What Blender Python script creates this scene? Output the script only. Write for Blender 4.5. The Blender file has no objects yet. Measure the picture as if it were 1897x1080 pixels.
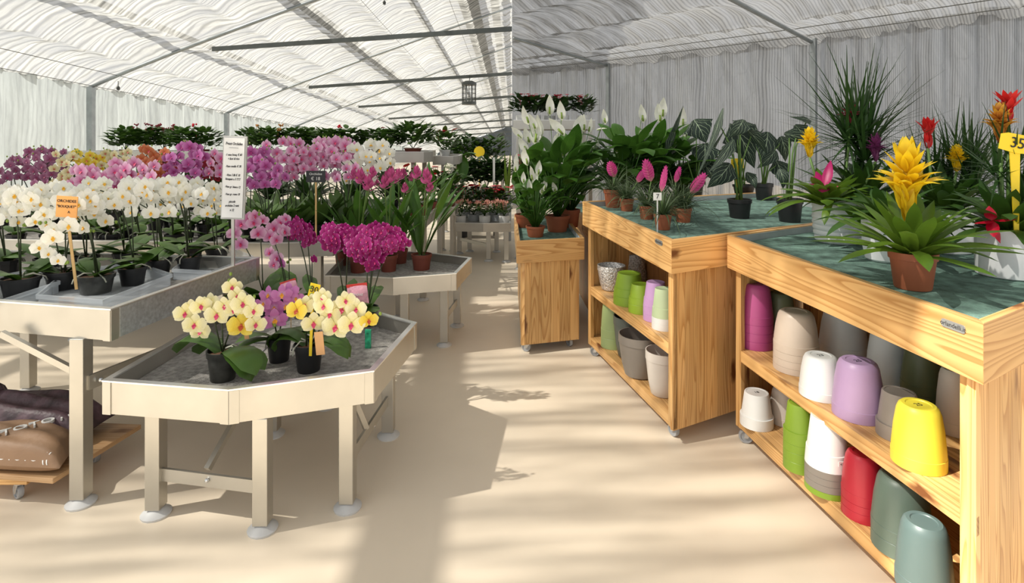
import bpy, math, random
from mathutils import Vector, Matrix, Euler
R = random.Random(7)
S = bpy.context.scene
COL = S.collection
PI = math.pi

# ------------------------------------------------------------------ camera, sky, sun, exposure
F = 1050.0; CX = 948.5; HY = 262.0; CH = 1.5      # focal length in pixels, principal column, horizon row, eye height
cd = bpy.data.cameras.new('camera'); cam = bpy.data.objects.new('camera', cd); COL.objects.link(cam)
cam.location = (0, 0, CH); cam.rotation_euler = (PI / 2, 0, 0)
cd.sensor_width = 36; cd.lens = F / 1897 * 36; cd.shift_y = -(540 - HY) / 1897
cd.clip_start = .05; cd.clip_end = 300
S.camera = cam
W = bpy.data.worlds.new('sky'); S.world = W; W.use_nodes = True
wn = W.node_tree.nodes; wl = W.node_tree.links
bg = wn['Background']; bg.inputs[1].default_value = 1.35
sky = wn.new('ShaderNodeTexSky'); sky.sky_type = 'HOSEK_WILKIE'; sky.turbidity = 4; sky.ground_albedo = .6
sky.sun_direction = Vector((-.62, -.20, .76)).normalized()
mixw = wn.new('ShaderNodeMixRGB'); mixw.inputs[0].default_value = .72; mixw.inputs[2].default_value = (1.0, .985, .96, 1)
wl.new(sky.outputs[0], mixw.inputs[1]); wl.new(mixw.outputs[0], bg.inputs[0])
sd = bpy.data.lights.new('sun', 'SUN'); sun = bpy.data.objects.new('sun', sd); COL.objects.link(sun)
sd.energy = 9.5; sd.angle = .012; sd.color = (1, .95, .86)
sun.location = (-6, -3, 9)
sun.rotation_euler = Vector((-.62, -.20, .76)).to_track_quat('Z', 'Y').to_euler()
S.view_settings.view_transform = 'Standard'; S.view_settings.look = 'None'
S.view_settings.exposure = 0.0; S.view_settings.gamma = 1; S.view_settings.use_curve_mapping = False

def P(px, py, d):            # the point seen at a pixel, d metres ahead
    return Vector(((px - CX) * d / F, d, CH - (py - HY) * d / F))
def fl(px, py, z=0.0):       # the point seen at a pixel on the level plane z
    return P(px, py, (CH - z) * F / (py - HY))
def plane_hit(px, py, a, b, c):
    n = (b - a).cross(c - a); o = Vector((0, 0, CH)); r = P(px, py, 1) - o
    return o + r * (n.dot(a - o) / n.dot(r))

# ------------------------------------------------------------------ materials
MAT = {}
def nt(name):
    m = bpy.data.materials.new(name); m.use_nodes = True; MAT[name] = m
    n = m.node_tree.nodes; return m, n, m.node_tree.links, n['Principled BSDF'], n['Material Output']
def rgb(c): return (c[0], c[1], c[2], 1)
def mat(name, c, rough=.6, metal=0, var=.12, scale=8, bump=0, bscale=60, trans=0, tc=None, spec=.5, coat=0):
    m, n, l, b, o = nt(name)
    tx = n.new('ShaderNodeTexCoord'); no = n.new('ShaderNodeTexNoise'); no.inputs['Scale'].default_value = scale; no.inputs['Detail'].default_value = 4
    l.new(tx.outputs['Object'], no.inputs['Vector'])
    r = n.new('ShaderNodeValToRGB'); r.color_ramp.elements[0].position = .3; r.color_ramp.elements[1].position = .7
    r.color_ramp.elements[0].color = rgb([x * (1 - var) for x in c]); r.color_ramp.elements[1].color = rgb([min(1, x * (1 + var)) for x in c])
    l.new(no.outputs['Fac'], r.inputs[0]); l.new(r.outputs[0], b.inputs['Base Color'])
    b.inputs['Roughness'].default_value = rough; b.inputs['Metallic'].default_value = metal
    b.inputs['Specular IOR Level'].default_value = spec
    if coat: b.inputs['Coat Weight'].default_value = coat
    if bump:
        bn = n.new('ShaderNodeTexNoise'); bn.inputs['Scale'].default_value = bscale; bn.inputs['Detail'].default_value = 3
        l.new(tx.outputs['Object'], bn.inputs['Vector'])
        bu = n.new('ShaderNodeBump'); bu.inputs['Strength'].default_value = bump; bu.inputs['Distance'].default_value = .01
        l.new(bn.outputs['Fac'], bu.inputs['Height']); l.new(bu.outputs[0], b.inputs['Normal'])
    if trans:
        t = n.new('ShaderNodeBsdfTranslucent'); t.inputs[0].default_value = rgb(tc or c)
        mx = n.new('ShaderNodeMixShader'); mx.inputs[0].default_value = trans
        l.new(b.outputs[0], mx.inputs[1]); l.new(t.outputs[0], mx.inputs[2]); l.new(mx.outputs[0], o.inputs[0])
    return m
def mat_uv(name, stops, rough=.55, trans=.3, axis='Y', mul=1.0, vein=None, obj_var=.0):
    """colour runs along a petal or leaf (UV v), optional midrib/side veins"""
    m, n, l, b, o = nt(name)
    uv = n.new('ShaderNodeUVMap'); sp = n.new('ShaderNodeSeparateXYZ'); l.new(uv.outputs[0], sp.inputs[0])
    r = n.new('ShaderNodeValToRGB'); e = r.color_ramp.elements
    while len(e) < len(stops): e.new(.5)
    for i, (p, c) in enumerate(stops): e[i].position = p; e[i].color = rgb(c)
    l.new(sp.outputs[axis], r.inputs[0]); last = r.outputs[0]
    if vein:
        vc, k, cnt, wd = vein      # colour, slant, number, width
        def mth(op, a, bb=None):
            x = n.new('ShaderNodeMath'); x.operation = op
            for i, v in enumerate((a, bb)):
                if v is None: continue
                if isinstance(v, (int, float)): x.inputs[i].default_value = v
                else: l.new(v, x.inputs[i])
            return x.outputs[0]
        du = mth('ABSOLUTE', mth('SUBTRACT', sp.outputs['X'], .5))
        mid = mth('LESS_THAN', du, wd * .55)
        s = mth('FRACT', mth('MULTIPLY', mth('SUBTRACT', sp.outputs['Y'], mth('MULTIPLY', du, k)), cnt))
        side = mth('LESS_THAN', s, wd * 3.2)
        f = mth('MAXIMUM', mid, side)
        mx = n.new('ShaderNodeMixRGB'); l.new(f, mx.inputs[0]); l.new(last, mx.inputs[1]); mx.inputs[2].default_value = rgb(vc); last = mx.outputs[0]
    no = n.new('ShaderNodeTexNoise'); no.inputs['Scale'].default_value = 25; tx = n.new('ShaderNodeTexCoord'); l.new(tx.outputs['Object'], no.inputs['Vector'])
    hs = n.new('ShaderNodeHueSaturation'); mr = n.new('ShaderNodeMapRange'); mr.inputs[3].default_value = .82; mr.inputs[4].default_value = 1.15
    l.new(no.outputs['Fac'], mr.inputs[0]); l.new(mr.outputs[0], hs.inputs['Value']); l.new(last, hs.inputs['Color']); last = hs.outputs[0]
    l.new(last, b.inputs['Base Color']); b.inputs['Roughness'].default_value = rough
    t = n.new('ShaderNodeBsdfTranslucent'); l.new(last, t.inputs[0])
    ms = n.new('ShaderNodeMixShader'); ms.inputs[0].default_value = trans
    l.new(b.outputs[0], ms.inputs[1]); l.new(t.outputs[0], ms.inputs[2]); l.new(ms.outputs[0], o.inputs[0])
    return m

def wood(name, light, dark, tone=1.0):
    m, n, l, b, o = nt(name)
    uv = n.new('ShaderNodeUVMap')
    mp = n.new('ShaderNodeMapping'); mp.inputs['Scale'].default_value = (.38, 6.5, 1); l.new(uv.outputs[0], mp.inputs[0])
    n1 = n.new('ShaderNodeTexNoise'); n1.inputs['Scale'].default_value = 1.6; n1.inputs['Detail'].default_value = 1; l.new(mp.outputs[0], n1.inputs['Vector'])
    w = n.new('ShaderNodeMath'); w.operation = 'MULTIPLY'; w.inputs[1].default_value = 17; l.new(n1.outputs['Fac'], w.inputs[0])
    fr = n.new('ShaderNodeMath'); fr.operation = 'FRACT'; l.new(w.outputs[0], fr.inputs[0])
    r = n.new('ShaderNodeValToRGB'); e = r.color_ramp.elements; e[0].color = rgb(light); e[0].position = .35; e[1].color = rgb(dark); e[1].position = .92
    x = e.new(1.0); x.color = rgb(light)
    l.new(fr.outputs[0], r.inputs[0])
    # broad board-to-board tone
    n2 = n.new('ShaderNodeTexNoise'); n2.inputs['Scale'].default_value = .9; n2.inputs['Detail'].default_value = 1; l.new(uv.outputs[0], n2.inputs['Vector'])
    mr = n.new('ShaderNodeMapRange'); mr.inputs[1].default_value = .3; mr.inputs[2].default_value = .7; mr.inputs[3].default_value = .72 * tone; mr.inputs[4].default_value = 1.22 * tone
    l.new(n2.outputs['Fac'], mr.inputs[0])
    hs = n.new('ShaderNodeHueSaturation'); l.new(mr.outputs[0], hs.inputs['Value']); l.new(r.outputs[0], hs.inputs['Color'])
    # knots
    mk = n.new('ShaderNodeMapping'); mk.inputs['Scale'].default_value = (2.6, 7.0, 1); l.new(uv.outputs[0], mk.inputs[0])
    nd = n.new('ShaderNodeTexNoise'); nd.inputs['Scale'].default_value = 5; l.new(mk.outputs[0], nd.inputs['Vector'])
    ad = n.new('ShaderNodeVectorMath'); ad.operation = 'MULTIPLY_ADD'; ad.inputs[1].default_value = (.25, .25, 0); l.new(nd.outputs['Color'], ad.inputs[0]); l.new(mk.outputs[0], ad.inputs[2])
    v = n.new('ShaderNodeTexVoronoi'); v.inputs['Scale'].default_value = 1.0; l.new(ad.outputs[0], v.inputs['Vector'])
    rk = n.new('ShaderNodeValToRGB'); rk.color_ramp.elements[0].position = .08; rk.color_ramp.elements[0].color = (1, 1, 1, 1); rk.color_ramp.elements[1].position = .19; rk.color_ramp.elements[1].color = (0, 0, 0, 1)
    l.new(v.outputs['Distance'], rk.inputs[0])
    kx = n.new('ShaderNodeMixRGB'); kx.inputs[2].default_value = rgb((.16, .055, .015)); l.new(rk.outputs[0], kx.inputs[0]); l.new(hs.outputs[0], kx.inputs[1])
    l.new(kx.outputs[0], b.inputs['Base Color']); b.inputs['Roughness'].default_value = .42
    bu = n.new('ShaderNodeBump'); bu.inputs['Strength'].default_value = .15; bu.inputs['Distance'].default_value = .002; l.new(fr.outputs[0], bu.inputs['Height']); l.new(bu.outputs[0], b.inputs['Normal'])
    return m

def fabric(name, col, tcol, alpha, stripes, trans, period, dirx=True, dist=2.0, lo=.55):
    """woven shade cloth: strips with see-through slits between them"""
    m, n, l, b, o = nt(name)
    n.remove(b)
    uv = n.new('ShaderNodeUVMap')
    sp = n.new('ShaderNodeSeparateXYZ'); l.new(uv.outputs[0], sp.inputs[0])
    # threads
    no = n.new('ShaderNodeTexNoise'); no.inputs['Scale'].default_value = 1.3; no.inputs['Detail'].default_value = 2; l.new(uv.outputs[0], no.inputs['Vector'])
    md = n.new('ShaderNodeMath'); md.operation = 'MULTIPLY_ADD'; md.inputs[1].default_value = dist * period; l.new(no.outputs['Fac'], md.inputs[0]); l.new(sp.outputs['X' if dirx else 'Y'], md.inputs[2])
    ml = n.new('ShaderNodeMath'); ml.operation = 'MULTIPLY'; ml.inputs[1].default_value = 2 * PI / period; l.new(md.outputs[0], ml.inputs[0])
    sn = n.new('ShaderNodeMath'); sn.operation = 'SINE'; l.new(ml.outputs[0], sn.inputs[0])
    # soft bunching, long along the threads
    mp = n.new('ShaderNodeMapping'); mp.inputs['Scale'].default_value = (7, .8, 1) if dirx else (.8, 7, 1); l.new(uv.outputs[0], mp.inputs[0])
    n2 = n.new('ShaderNodeTexNoise'); n2.inputs['Scale'].default_value = 1.0; n2.inputs['Detail'].default_value = 5; n2.inputs['Roughness'].default_value = .65; l.new(mp.outputs[0], n2.inputs['Vector'])
    mr = n.new('ShaderNodeMapRange'); mr.inputs[1].default_value = .35; mr.inputs[2].default_value = .65; mr.inputs[3].default_value = lo; mr.inputs[4].default_value = 1; l.new(n2.outputs['Fac'], mr.inputs[0])
    th = n.new('ShaderNodeMapRange'); th.inputs[1].default_value = -.2; th.inputs[2].default_value = 1; th.inputs[3].default_value = 1; th.inputs[4].default_value = stripes; l.new(sn.outputs[0], th.inputs[0])
    pr = n.new('ShaderNodeMath'); pr.operation = 'MULTIPLY'; l.new(mr.outputs[0], pr.inputs[0]); l.new(th.outputs[0], pr.inputs[1])
    def tint(c):
        x = n.new('ShaderNodeMixRGB'); x.blend_type = 'MULTIPLY'; x.inputs[0].default_value = 1; x.inputs[1].default_value = rgb(c); l.new(pr.outputs[0], x.inputs[2]); return x.outputs[0]
    df = n.new('ShaderNodeBsdfDiffuse'); l.new(tint(col), df.inputs[0])
    tr = n.new('ShaderNodeBsdfTranslucent'); l.new(tint(tcol), tr.inputs[0])
    gl = n.new('ShaderNodeBsdfGlossy'); gl.inputs['Roughness'].default_value = .35; gl.inputs[0].default_value = (.8, .8, .8, 1)
    m1 = n.new('ShaderNodeMixShader'); m1.inputs[0].default_value = trans; l.new(df.outputs[0], m1.inputs[1]); l.new(tr.outputs[0], m1.inputs[2])
    mg = n.new('ShaderNodeMixShader'); mg.inputs[0].default_value = .06; l.new(m1.outputs[0], mg.inputs[1]); l.new(gl.outputs[0], mg.inputs[2])
    tp = n.new('ShaderNodeBsdfTransparent')
    m2 = n.new('ShaderNodeMixShader'); m2.inputs[0].default_value = alpha
    ma = n.new('ShaderNodeMapRange'); ma.inputs[1].default_value = .40; ma.inputs[2].default_value = .60; ma.inputs[3].default_value = alpha * 1.9; ma.inputs[4].default_value = alpha * .25
    l.new(n2.outputs['Fac'], ma.inputs[0]); l.new(ma.outputs[0], m2.inputs[0]); l.new(mg.outputs[0], m2.inputs[1]); l.new(tp.outputs[0], m2.inputs[2])
    l.new(m2.outputs[0], o.inputs[0])
    return m

mat('floor', (.80, .69, .54), .42, var=.07, scale=1.2, bump=.05, bscale=12)
mat('aluminium', (.53, .51, .46), .36, .85, var=.06, scale=6)
mat('aluminium_rim', (.82, .82, .80), .3, .8, var=.05)
mat('galvanised', (.56, .60, .63), .36, .75, var=.2, scale=60)
mat('foot_plastic', (.6, .6, .59), .5)
mat('gravel_mat', (.30, .285, .26), .95, var=.35, scale=45, bump=.8, bscale=150)
mat('green_felt', (.135, .23, .19), .95, var=.45, scale=22, bump=.6, bscale=160)
mat('grey_liner', (.42, .45, .46), .5, var=.1)
mat('steel', (.6, .62, .64), .25, .9)
mat('rubber', (.12, .12, .12), .6)
mat('grey_tyre', (.35, .36, .37), .5)
mat('black_steel', (.06, .065, .06), .5, .3)
mat('beam_grey', (.085, .095, .09), .55, .2)
mat('dark_gable', (.07, .085, .10), .7)
mat('pole_grey', (.34, .37, .38), .45, .6)
mat('rope', (.10, .10, .09), .8)
mat('soil', (.055, .032, .018), .95, var=.5, scale=60, bump=1, bscale=90)
mat('bark', (.12, .06, .03), .9, var=.6, scale=50, bump=1, bscale=70)
mat('terracotta', (.36, .105, .045), .62, var=.1)
mat('terracotta_dark', (.20, .05, .03), .62, var=.1)
mat('black_plastic', (.016, .016, .017), .42)
mat('smoky_pot', (.035, .036, .032), .3, var=.5, scale=25)
mat('white_ceramic', (.82, .83, .84), .28, coat=.3, var=.02)
mat('white_plastic', (.78, .78, .76), .4, var=.03)
mat('grey_plastic', (.33, .35, .36), .45)
mat('stem_dark', (.035, .05, .02), .5)
mat('stem_green', (.10, .19, .04), .5)
mat('bud', (.20, .30, .04), .45)
mat('root', (.42, .42, .34), .7)
mat('bamboo', (.62, .40, .16), .6)
mat('tag_wood', (.60, .33, .14), .6)
mat('orange_card', (.90, .42, .12), .6, var=.03)
mat('yellow_card', (.92, .66, .02), .5, var=.03)
mat('white_card', (.82, .82, .80), .5, var=.02)
mat('black_card', (.02, .022, .024), .5)
mat('board_frame', (.55, .55, .53), .4)
mat('ink', (.015, .015, .02), .6)
mat('chalk', (.75, .75, .72), .7)
mat('sack_brown', (.25, .15, .085), .6, var=.15, scale=4, bump=.6, bscale=16)
mat('sack_purple', (.085, .05, .06), .5, var=.7, scale=12, bump=.9, bscale=18)
mat('sachet_pink', (.72, .35, .43), .25, var=.25, scale=30, bump=.5, bscale=40)
mat('sachet_red', (.62, .05, .04), .3)
mat('sachet_green', (.03, .35, .18), .35, var=.6, scale=50)
mat('silver_foil', (.62, .61, .60), .28, .6, var=.5, scale=90, bump=1, bscale=120)
mat('nameplate', (.42, .43, .42), .35, .6)
for nme, c in dict(magenta=(.42, .07, .22), sage=(.17, .20, .12), beige=(.60, .50, .41), lilac=(.42, .28, .46), warm_grey=(.30, .26, .23),
                   yellow=(.85, .72, .06), olive=(.10, .125, .06), leaf_green=(.23, .36, .03), lime=(.28, .42, .03), pink_lilac=(.62, .36, .66),
                   pale_green=(.55, .66, .40), light_sage=(.33, .42, .18), anthracite=(.10, .115, .10), cool_white=(.68, .72, .75), cream=(.66, .60, .54),
                   red=(.52, .02, .04), taupe=(.25, .22, .19), teal=(.09, .135, .13), dark_green=(.10, .14, .11), clear_white=(.84, .84, .82)).items():
    mat('pot_' + nme, c, .42, var=.04)
# clear plastic carrying trays
m, n_, l_, b_, o_ = nt('clear_plastic'); b_.inputs['Base Color'].default_value = (.75, .8, .84, 1); b_.inputs['Roughness'].default_value = .15
tp_ = n_.new('ShaderNodeBsdfTransparent'); mx_ = n_.new('ShaderNodeMixShader'); mx_.inputs[0].default_value = .62
l_.new(b_.outputs[0], mx_.inputs[1]); l_.new(tp_.outputs[0], mx_.inputs[2]); l_.new(mx_.outputs[0], o_.inputs[0])
wood('pine', (.73, .44, .175), (.51, .255, .08))
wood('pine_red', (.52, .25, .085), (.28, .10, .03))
wood('plywood', (.66, .42, .22), (.52, .28, .12))
G = lambda a: (a[0], a[1], a[2])
mat_uv('leaf_orchid', [(0, (.04, .09, .012)), (.5, (.06, .13, .02)), (1, (.085, .17, .03))], .35, .18)
mat_uv('leaf_dark', [(0, (.02, .05, .01)), (1, (.04, .09, .02))], .4, .15)
mat_uv('leaf_lily', [(0, (.07, .17, .02)), (1, (.05, .15, .02))], .36, .3, vein=((.09, .20, .03), .5, 12, .03))
mat_uv('leaf_brom', [(0, (.20, .31, .035)), (.5, (.15, .26, .028)), (1, (.09, .19, .02))], .38, .3)
mat_uv('leaf_brom_dark', [(0, (.09, .17, .02)), (1, (.035, .10, .02))], .4, .25)
mat_uv('leaf_lime', [(0, (.22, .32, .03)), (1, (.10, .20, .02))], .4, .4)
mat_uv('leaf_grass', [(0, (.08, .13, .05)), (1, (.09, .13, .06))], .5, .2)
mat_uv('leaf_dracaena', [(0, (.035, .09, .02)), (1, (.025, .065, .015))], .4, .15)
mat_uv('leaf_curcuma', [(0, (.07, .15, .02)), (1, (.06, .16, .02))], .4, .35)
mat_uv('leaf_alocasia', [(0, (.008, .024, .014)), (1, (.010, .028, .018))], .62, .04, vein=((.34, .44, .28), 1.1, 5.0, .024))
mat_uv('leaf_bush', [(0, (.03, .085, .012)), (1, (.085, .17, .025))], .45, .2)
mat_uv('leaf_sansevieria', [(0, (.05, .10, .03)), (1, (.05, .10, .03))], .5, .1, vein=None)
mat_uv('spathe_white', [(0, (.80, .82, .60)), (.3, (.92, .92, .85)), (1, (.90, .90, .76))], .5, .35)
mat_uv('quill_pink', [(0, (.55, .30, .22)), (.25, (.72, .08, .30)), (1, (.80, .06, .36))], .45, .2, vein=((.50, .03, .22), .9, 9, .03))
mat_uv('bract_yellow', [(0, (.80, .52, .01)), (.7, (.92, .68, .02)), (1, (.80, .62, .04))], .4, .3)
mat_uv('bract_red', [(0, (.55, .02, .02)), (1, (.78, .03, .03))], .4, .25)
mat_uv('bract_orange', [(0, (.45, .14, .02)), (.5, (.72, .32, .05)), (1, (.80, .50, .05))], .4, .25)
mat_uv('bract_purple', [(0, (.20, .04, .12)), (1, (.28, .06, .22))], .4, .25)
mat_uv('bract_rose', [(0, (.35, .04, .05)), (1, (.45, .06, .10))], .4, .25)
mat_uv('bract_magenta', [(0, (.60, .01, .16)), (1, (.72, .02, .22))], .35, .25)
mat_uv('bract_crimson', [(0, (.45, .0, .02)), (1, (.60, .01, .04))], .35, .25)
mat_uv('curcuma_pink', [(0, (.45, .12, .22)), (.6, (.68, .12, .36)), (1, (.48, .06, .18))], .45, .3)
mat_uv('spathe_red', [(0, (.70, .01, .03)), (1, (.60, .01, .03))], .25, .1)
mat_uv('spathe_pink', [(0, (.70, .08, .13)), (1, (.62, .05, .09))], .35, .15)
mat_uv('petal_small_pink', [(0, (.85, .60, .40)), (1, (.85, .32, .32))], .5, .3)
ORCH = {  # petal stops, lip colour
    'white':  ([(0, (.90, .86, .50)), (.18, (.92, .91, .80)), (1, (.93, .93, .88))], (.85, .45, .03)),
    'lemon':  ([(0, (.82, .68, .20)), (.3, (.88, .82, .42)), (1, (.92, .88, .62))], (.60, .05, .14)),
    'yellow': ([(0, (.78, .50, .04)), (.5, (.86, .66, .06)), (1, (.88, .74, .18))], (.50, .08, .03)),
    'pink':   ([(0, (.60, .10, .32)), (.35, (.74, .30, .52)), (1, (.85, .62, .76))], (.58, .03, .12)),
    'mauve':  ([(0, (.28, .06, .16)), (.5, (.30, .10, .20)), (1, (.38, .20, .30))], (.25, .02, .08)),
    'magenta': ([(0, (.32, .01, .14)), (.85, (.42, .01, .20)), (.97, (.72, .35, .55)), (1, (.80, .5, .65))], (.45, .01, .12)),
    'violet': ([(0, (.80, .55, .75)), (.4, (.62, .20, .52)), (1, (.66, .26, .58))], (.80, .35, .03)),
    'orange': ([(0, (.55, .10, .02)), (.6, (.62, .20, .08)), (1, (.70, .30, .15))], (.45, .03, .05)),
    'red':    ([(0, (.28, .01, .02)), (1, (.42, .03, .05))], (.35, .01, .03)),
    'cream':  ([(0, (.60, .40, .15)), (.4, (.74, .66, .38)), (1, (.80, .76, .52))], (.40, .06, .05)),
    'orchidpurple': ([(0, (.40, .04, .22)), (.5, (.55, .14, .42)), (1, (.66, .30, .56))], (.35, .01, .15)),
}
for k, (st, lp) in ORCH.items():
    mat_uv('petal_' + k, st, .55, .32); mat('lip_' + k, lp, .5, var=.2, scale=60)
fabric('cloth_roof', (.46, .47, .46), (.54, .54, .515), .20, .55, .62, .115, dirx=False, dist=3.0, lo=.52)
fabric('cloth_roof_grey', (.30, .30, .295), (.30, .30, .295), .16, .52, .55, .055, dirx=True, dist=3.0, lo=.62)
fabric('cloth_wall', (.42, .46, .46), (.46, .50, .50), .03, .85, .5, .07, dist=2.0, lo=.70)
fabric('cloth_wall_grey', (.33, .34, .36), (.40, .42, .44), .08, .50, .55, .035, dist=1.5, lo=.60)

# ------------------------------------------------------------------ mesh building
class MB:
    def __init__(s): s.v = []; s.f = []; s.m = []; s.uv = []; s.sm = []; s.sharp = False
    def face(s, ids, mi=0, uvs=None, smooth=True):
        s.f.append(tuple(ids)); s.m.append(mi); s.uv.append(uvs or [(0, 0)] * len(ids)); s.sm.append(smooth)
    def hexa(s, c, mi=0):
        """c: 8 corners, bottom ring 0-3 then top ring 4-7; UV in metres with u along the longest edge"""
        b = len(s.v); c = [Vector(p) for p in c]; s.v += c
        L = [(c[1] - c[0]).length, (c[3] - c[0]).length, (c[4] - c[0]).length]
        ax = L.index(max(L)); off = (R.uniform(0, 40), R.uniform(0, 40))
        dirs = [(c[1] - c[0]).normalized(), (c[3] - c[0]).normalized(), (c[4] - c[0]).normalized()]
        e0 = dirs[ax]; j1, j2 = [j for j in range(3) if j != ax]
        e1 = (dirs[j1] - e0 * dirs[j1].dot(e0)).normalized(); e2 = e0.cross(e1); dirs[j1] = e1; dirs[j2] = e2
        for q in ((0, 3, 2, 1), (4, 5, 6, 7), (0, 1, 5, 4), (1, 2, 6, 5), (2, 3, 7, 6), (3, 0, 4, 7)):
            uvs = []
            for i in q:
                p = c[i] - c[0]
                o = [p.dot(dirs[j]) for j in range(3)]
                oth = [o[j] for j in range(3) if j != ax]
                uvs.append((off[0] + o[ax], off[1] + oth[0] + oth[1] * .9))
            s.face([b + i for i in q], mi, uvs, False)
        return s
    def box(s, c, d, rz=0, mi=0, rot=None):
        M = rot or Matrix.Rotation(rz, 3, 'Z'); c = Vector(c); x, y, z = d[0] / 2, d[1] / 2, d[2] / 2
        return s.hexa([c + M @ Vector(p) for p in ((-x, -y, -z), (x, -y, -z), (x, y, -z), (-x, y, -z), (-x, -y, z), (x, -y, z), (x, y, z), (-x, y, z))], mi)
    def bar(s, a, b, w, t, mi=0, up=(0, 0, 1)):
        a = Vector(a); b = Vector(b); d = (b - a).normalized(); u = Vector(up)
        if abs(d.dot(u)) > .98: u = Vector((1, 0, 0))
        sd_ = d.cross(u).normalized(); u = sd_.cross(d).normalized()
        q = []
        for p in (a, b):
            q.append([p - sd_ * w / 2 - u * t / 2, p + sd_ * w / 2 - u * t / 2, p + sd_ * w / 2 + u * t / 2, p - sd_ * w / 2 + u * t / 2])
        c = [q[0][0], q[0][1], q[1][1], q[1][0], q[0][3], q[0][2], q[1][2], q[1][3]]
        return s.hexa(c, mi)
    def prism(s, poly, z0, z1, mi=0):
        """poly: list of Vectors in plan; z0,z1 numbers or lists"""
        n = len(poly); b = len(s.v)
        g = lambda z, i: z[i] if isinstance(z, (list, tuple)) else z
        s.v += [Vector((p[0], p[1], g(z0, i))) for i, p in enumerate(poly)] + [Vector((p[0], p[1], g(z1, i))) for i, p in enumerate(poly)]
        s.face([b + n + i for i in range(n)], mi, [(p[0], p[1]) for p in poly], False)
        s.face([b + i for i in reversed(range(n))], mi, [(p[0], p[1]) for p in reversed(poly)], False)
        for i in range(n):
            j = (i + 1) % n; L = (Vector(poly[j][:2]) - Vector(poly[i][:2])).length
            s.face([b + i, b + j, b + n + j, b + n + i], mi, [(0, 0), (L, 0), (L, .2), (0, .2)], False)
        return s
    def lathe(s, prof, n=20, c=(0, 0, 0), mi=0, M=None, smooth=True):
        b = len(s.v); c = Vector(c); s.sharp = True
        for r, z in prof:
            for i in range(n):
                a = 2 * PI * i / n; p = Vector((r * math.cos(a), r * math.sin(a), z))
                s.v.append(c + (M @ p if M else p))
        for k in range(len(prof) - 1):
            for i in range(n):
                j = (i + 1) % n
                s.face([b + k * n + i, b + k * n + j, b + (k + 1) * n + j, b + (k + 1) * n + i], mi, [(i / n, k / 8), ((i + 1) / n, k / 8), ((i + 1) / n, (k + 1) / 8), (i / n, (k + 1) / 8)], smooth)
        return s
    def tube(s, pts, r, n=6, mi=0, cap=True):
        pts = [Vector(p) for p in pts]; b = len(s.v); up = Vector((.13, .21, 1)).normalized()
        for k, p in enumerate(pts):
            t = (pts[min(k + 1, len(pts) - 1)] - pts[max(k - 1, 0)]).normalized()
            if abs(t.dot(up)) > .97: up = Vector((1, .1, .05)).normalized()
            x = t.cross(up).normalized(); y = x.cross(t)
            rr = r[k] if isinstance(r, (list, tuple)) else r
            for i in range(n):
                a = 2 * PI * i / n; s.v.append(p + (x * math.cos(a) + y * math.sin(a)) * rr)
        for k in range(len(pts) - 1):
            for i in range(n):
                j = (i + 1) % n; s.face([b + k * n + i, b + k * n + j, b + (k + 1) * n + j, b + (k + 1) * n + i], mi, [(0, k), (1, k), (1, k + 1), (0, k + 1)])
        if cap:
            s.face([b + i for i in reversed(range(n))], mi); s.face([b + (len(pts) - 1) * n + i for i in range(n)], mi)
        return s
    def ball(s, c, r, mi=0, n=7, sq=1.0):
        pr = [(r * math.sin(PI * k / 5) + 1e-5, -r * sq * math.cos(PI * k / 5)) for k in range(6)]
        return s.lathe(pr, n, c, mi)
    def blade(s, path, widths, side, mi=0, fold=.0, cup=0):
        """a leaf: path of points, half widths, side = vector or list; 3 verts across"""
        b = len(s.v); n = len(path); path = [Vector(p) for p in path]
        for k, p in enumerate(path):
            t = (path[min(k + 1, n - 1)] - path[max(k - 1, 0)]).normalized(); sv = Vector(side)
            sv = (sv - t * sv.dot(t)).normalized(); nm = sv.cross(t); w = widths[k]
            s.v += [p - sv * w + nm * w * fold, p.copy(), p + sv * w + nm * w * fold]
        for k in range(n - 1):
            v0, v1 = k / (n - 1), (k + 1) / (n - 1); q = b + 3 * k
            s.face([q, q + 1, q + 4, q + 3], mi, [(0, v0), (.5, v0), (.5, v1), (0, v1)])
            s.face([q + 1, q + 2, q + 5, q + 4], mi, [(.5, v0), (1, v0), (1, v1), (.5, v1)])
        return s
    def arc(s, base, az, el0, el1, L, w, n=6, prof='strap', mi=0, fold=.15, twist=0):
        """an arching leaf: elevation runs from el0 to el1 along its length"""
        p = Vector(base); path = [p.copy()]
        for k in range(n):
            t = (k + .5) / n; el = el0 + (el1 - el0) * t ** 1.2
            p = p + Vector((math.cos(az) * math.cos(el), math.sin(az) * math.cos(el), math.sin(el))) * (L / n); path.append(p.copy())
        sdv = Vector((-math.sin(az), math.cos(az), twist))
        s.blade(path, [w / 2 * PROF[prof](k / n) for k in range(n + 1)], sdv, mi, fold)
        return path[-1]
    def build(s, name, mats, parent=None, loc=None, bevel=0):
        me = bpy.data.meshes.new(name); me.from_pydata([tuple(v) for v in s.v], [], s.f)
        if isinstance(mats, str): mats = [mats]
        for x in mats: me.materials.append(MAT[x])
        me.polygons.foreach_set('material_index', s.m); me.polygons.foreach_set('use_smooth', s.sm)
        ul = me.uv_layers.new(name='UVMap'); flat = [c for f in s.uv for uvc in f for c in uvc]; ul.data.foreach_set('uv', flat)
        me.update()
        if s.sharp: me.set_sharp_from_angle(angle=.62)
        o = bpy.data.objects.new(name, me); COL.objects.link(o)
        if loc is not None: o.location = loc
        if parent is not None: o.parent = parent
        if bevel:
            bm_ = o.modifiers.new('bevel', 'BEVEL'); bm_.width = bevel; bm_.segments = 2; bm_.limit_method = 'ANGLE'
        return o
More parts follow.
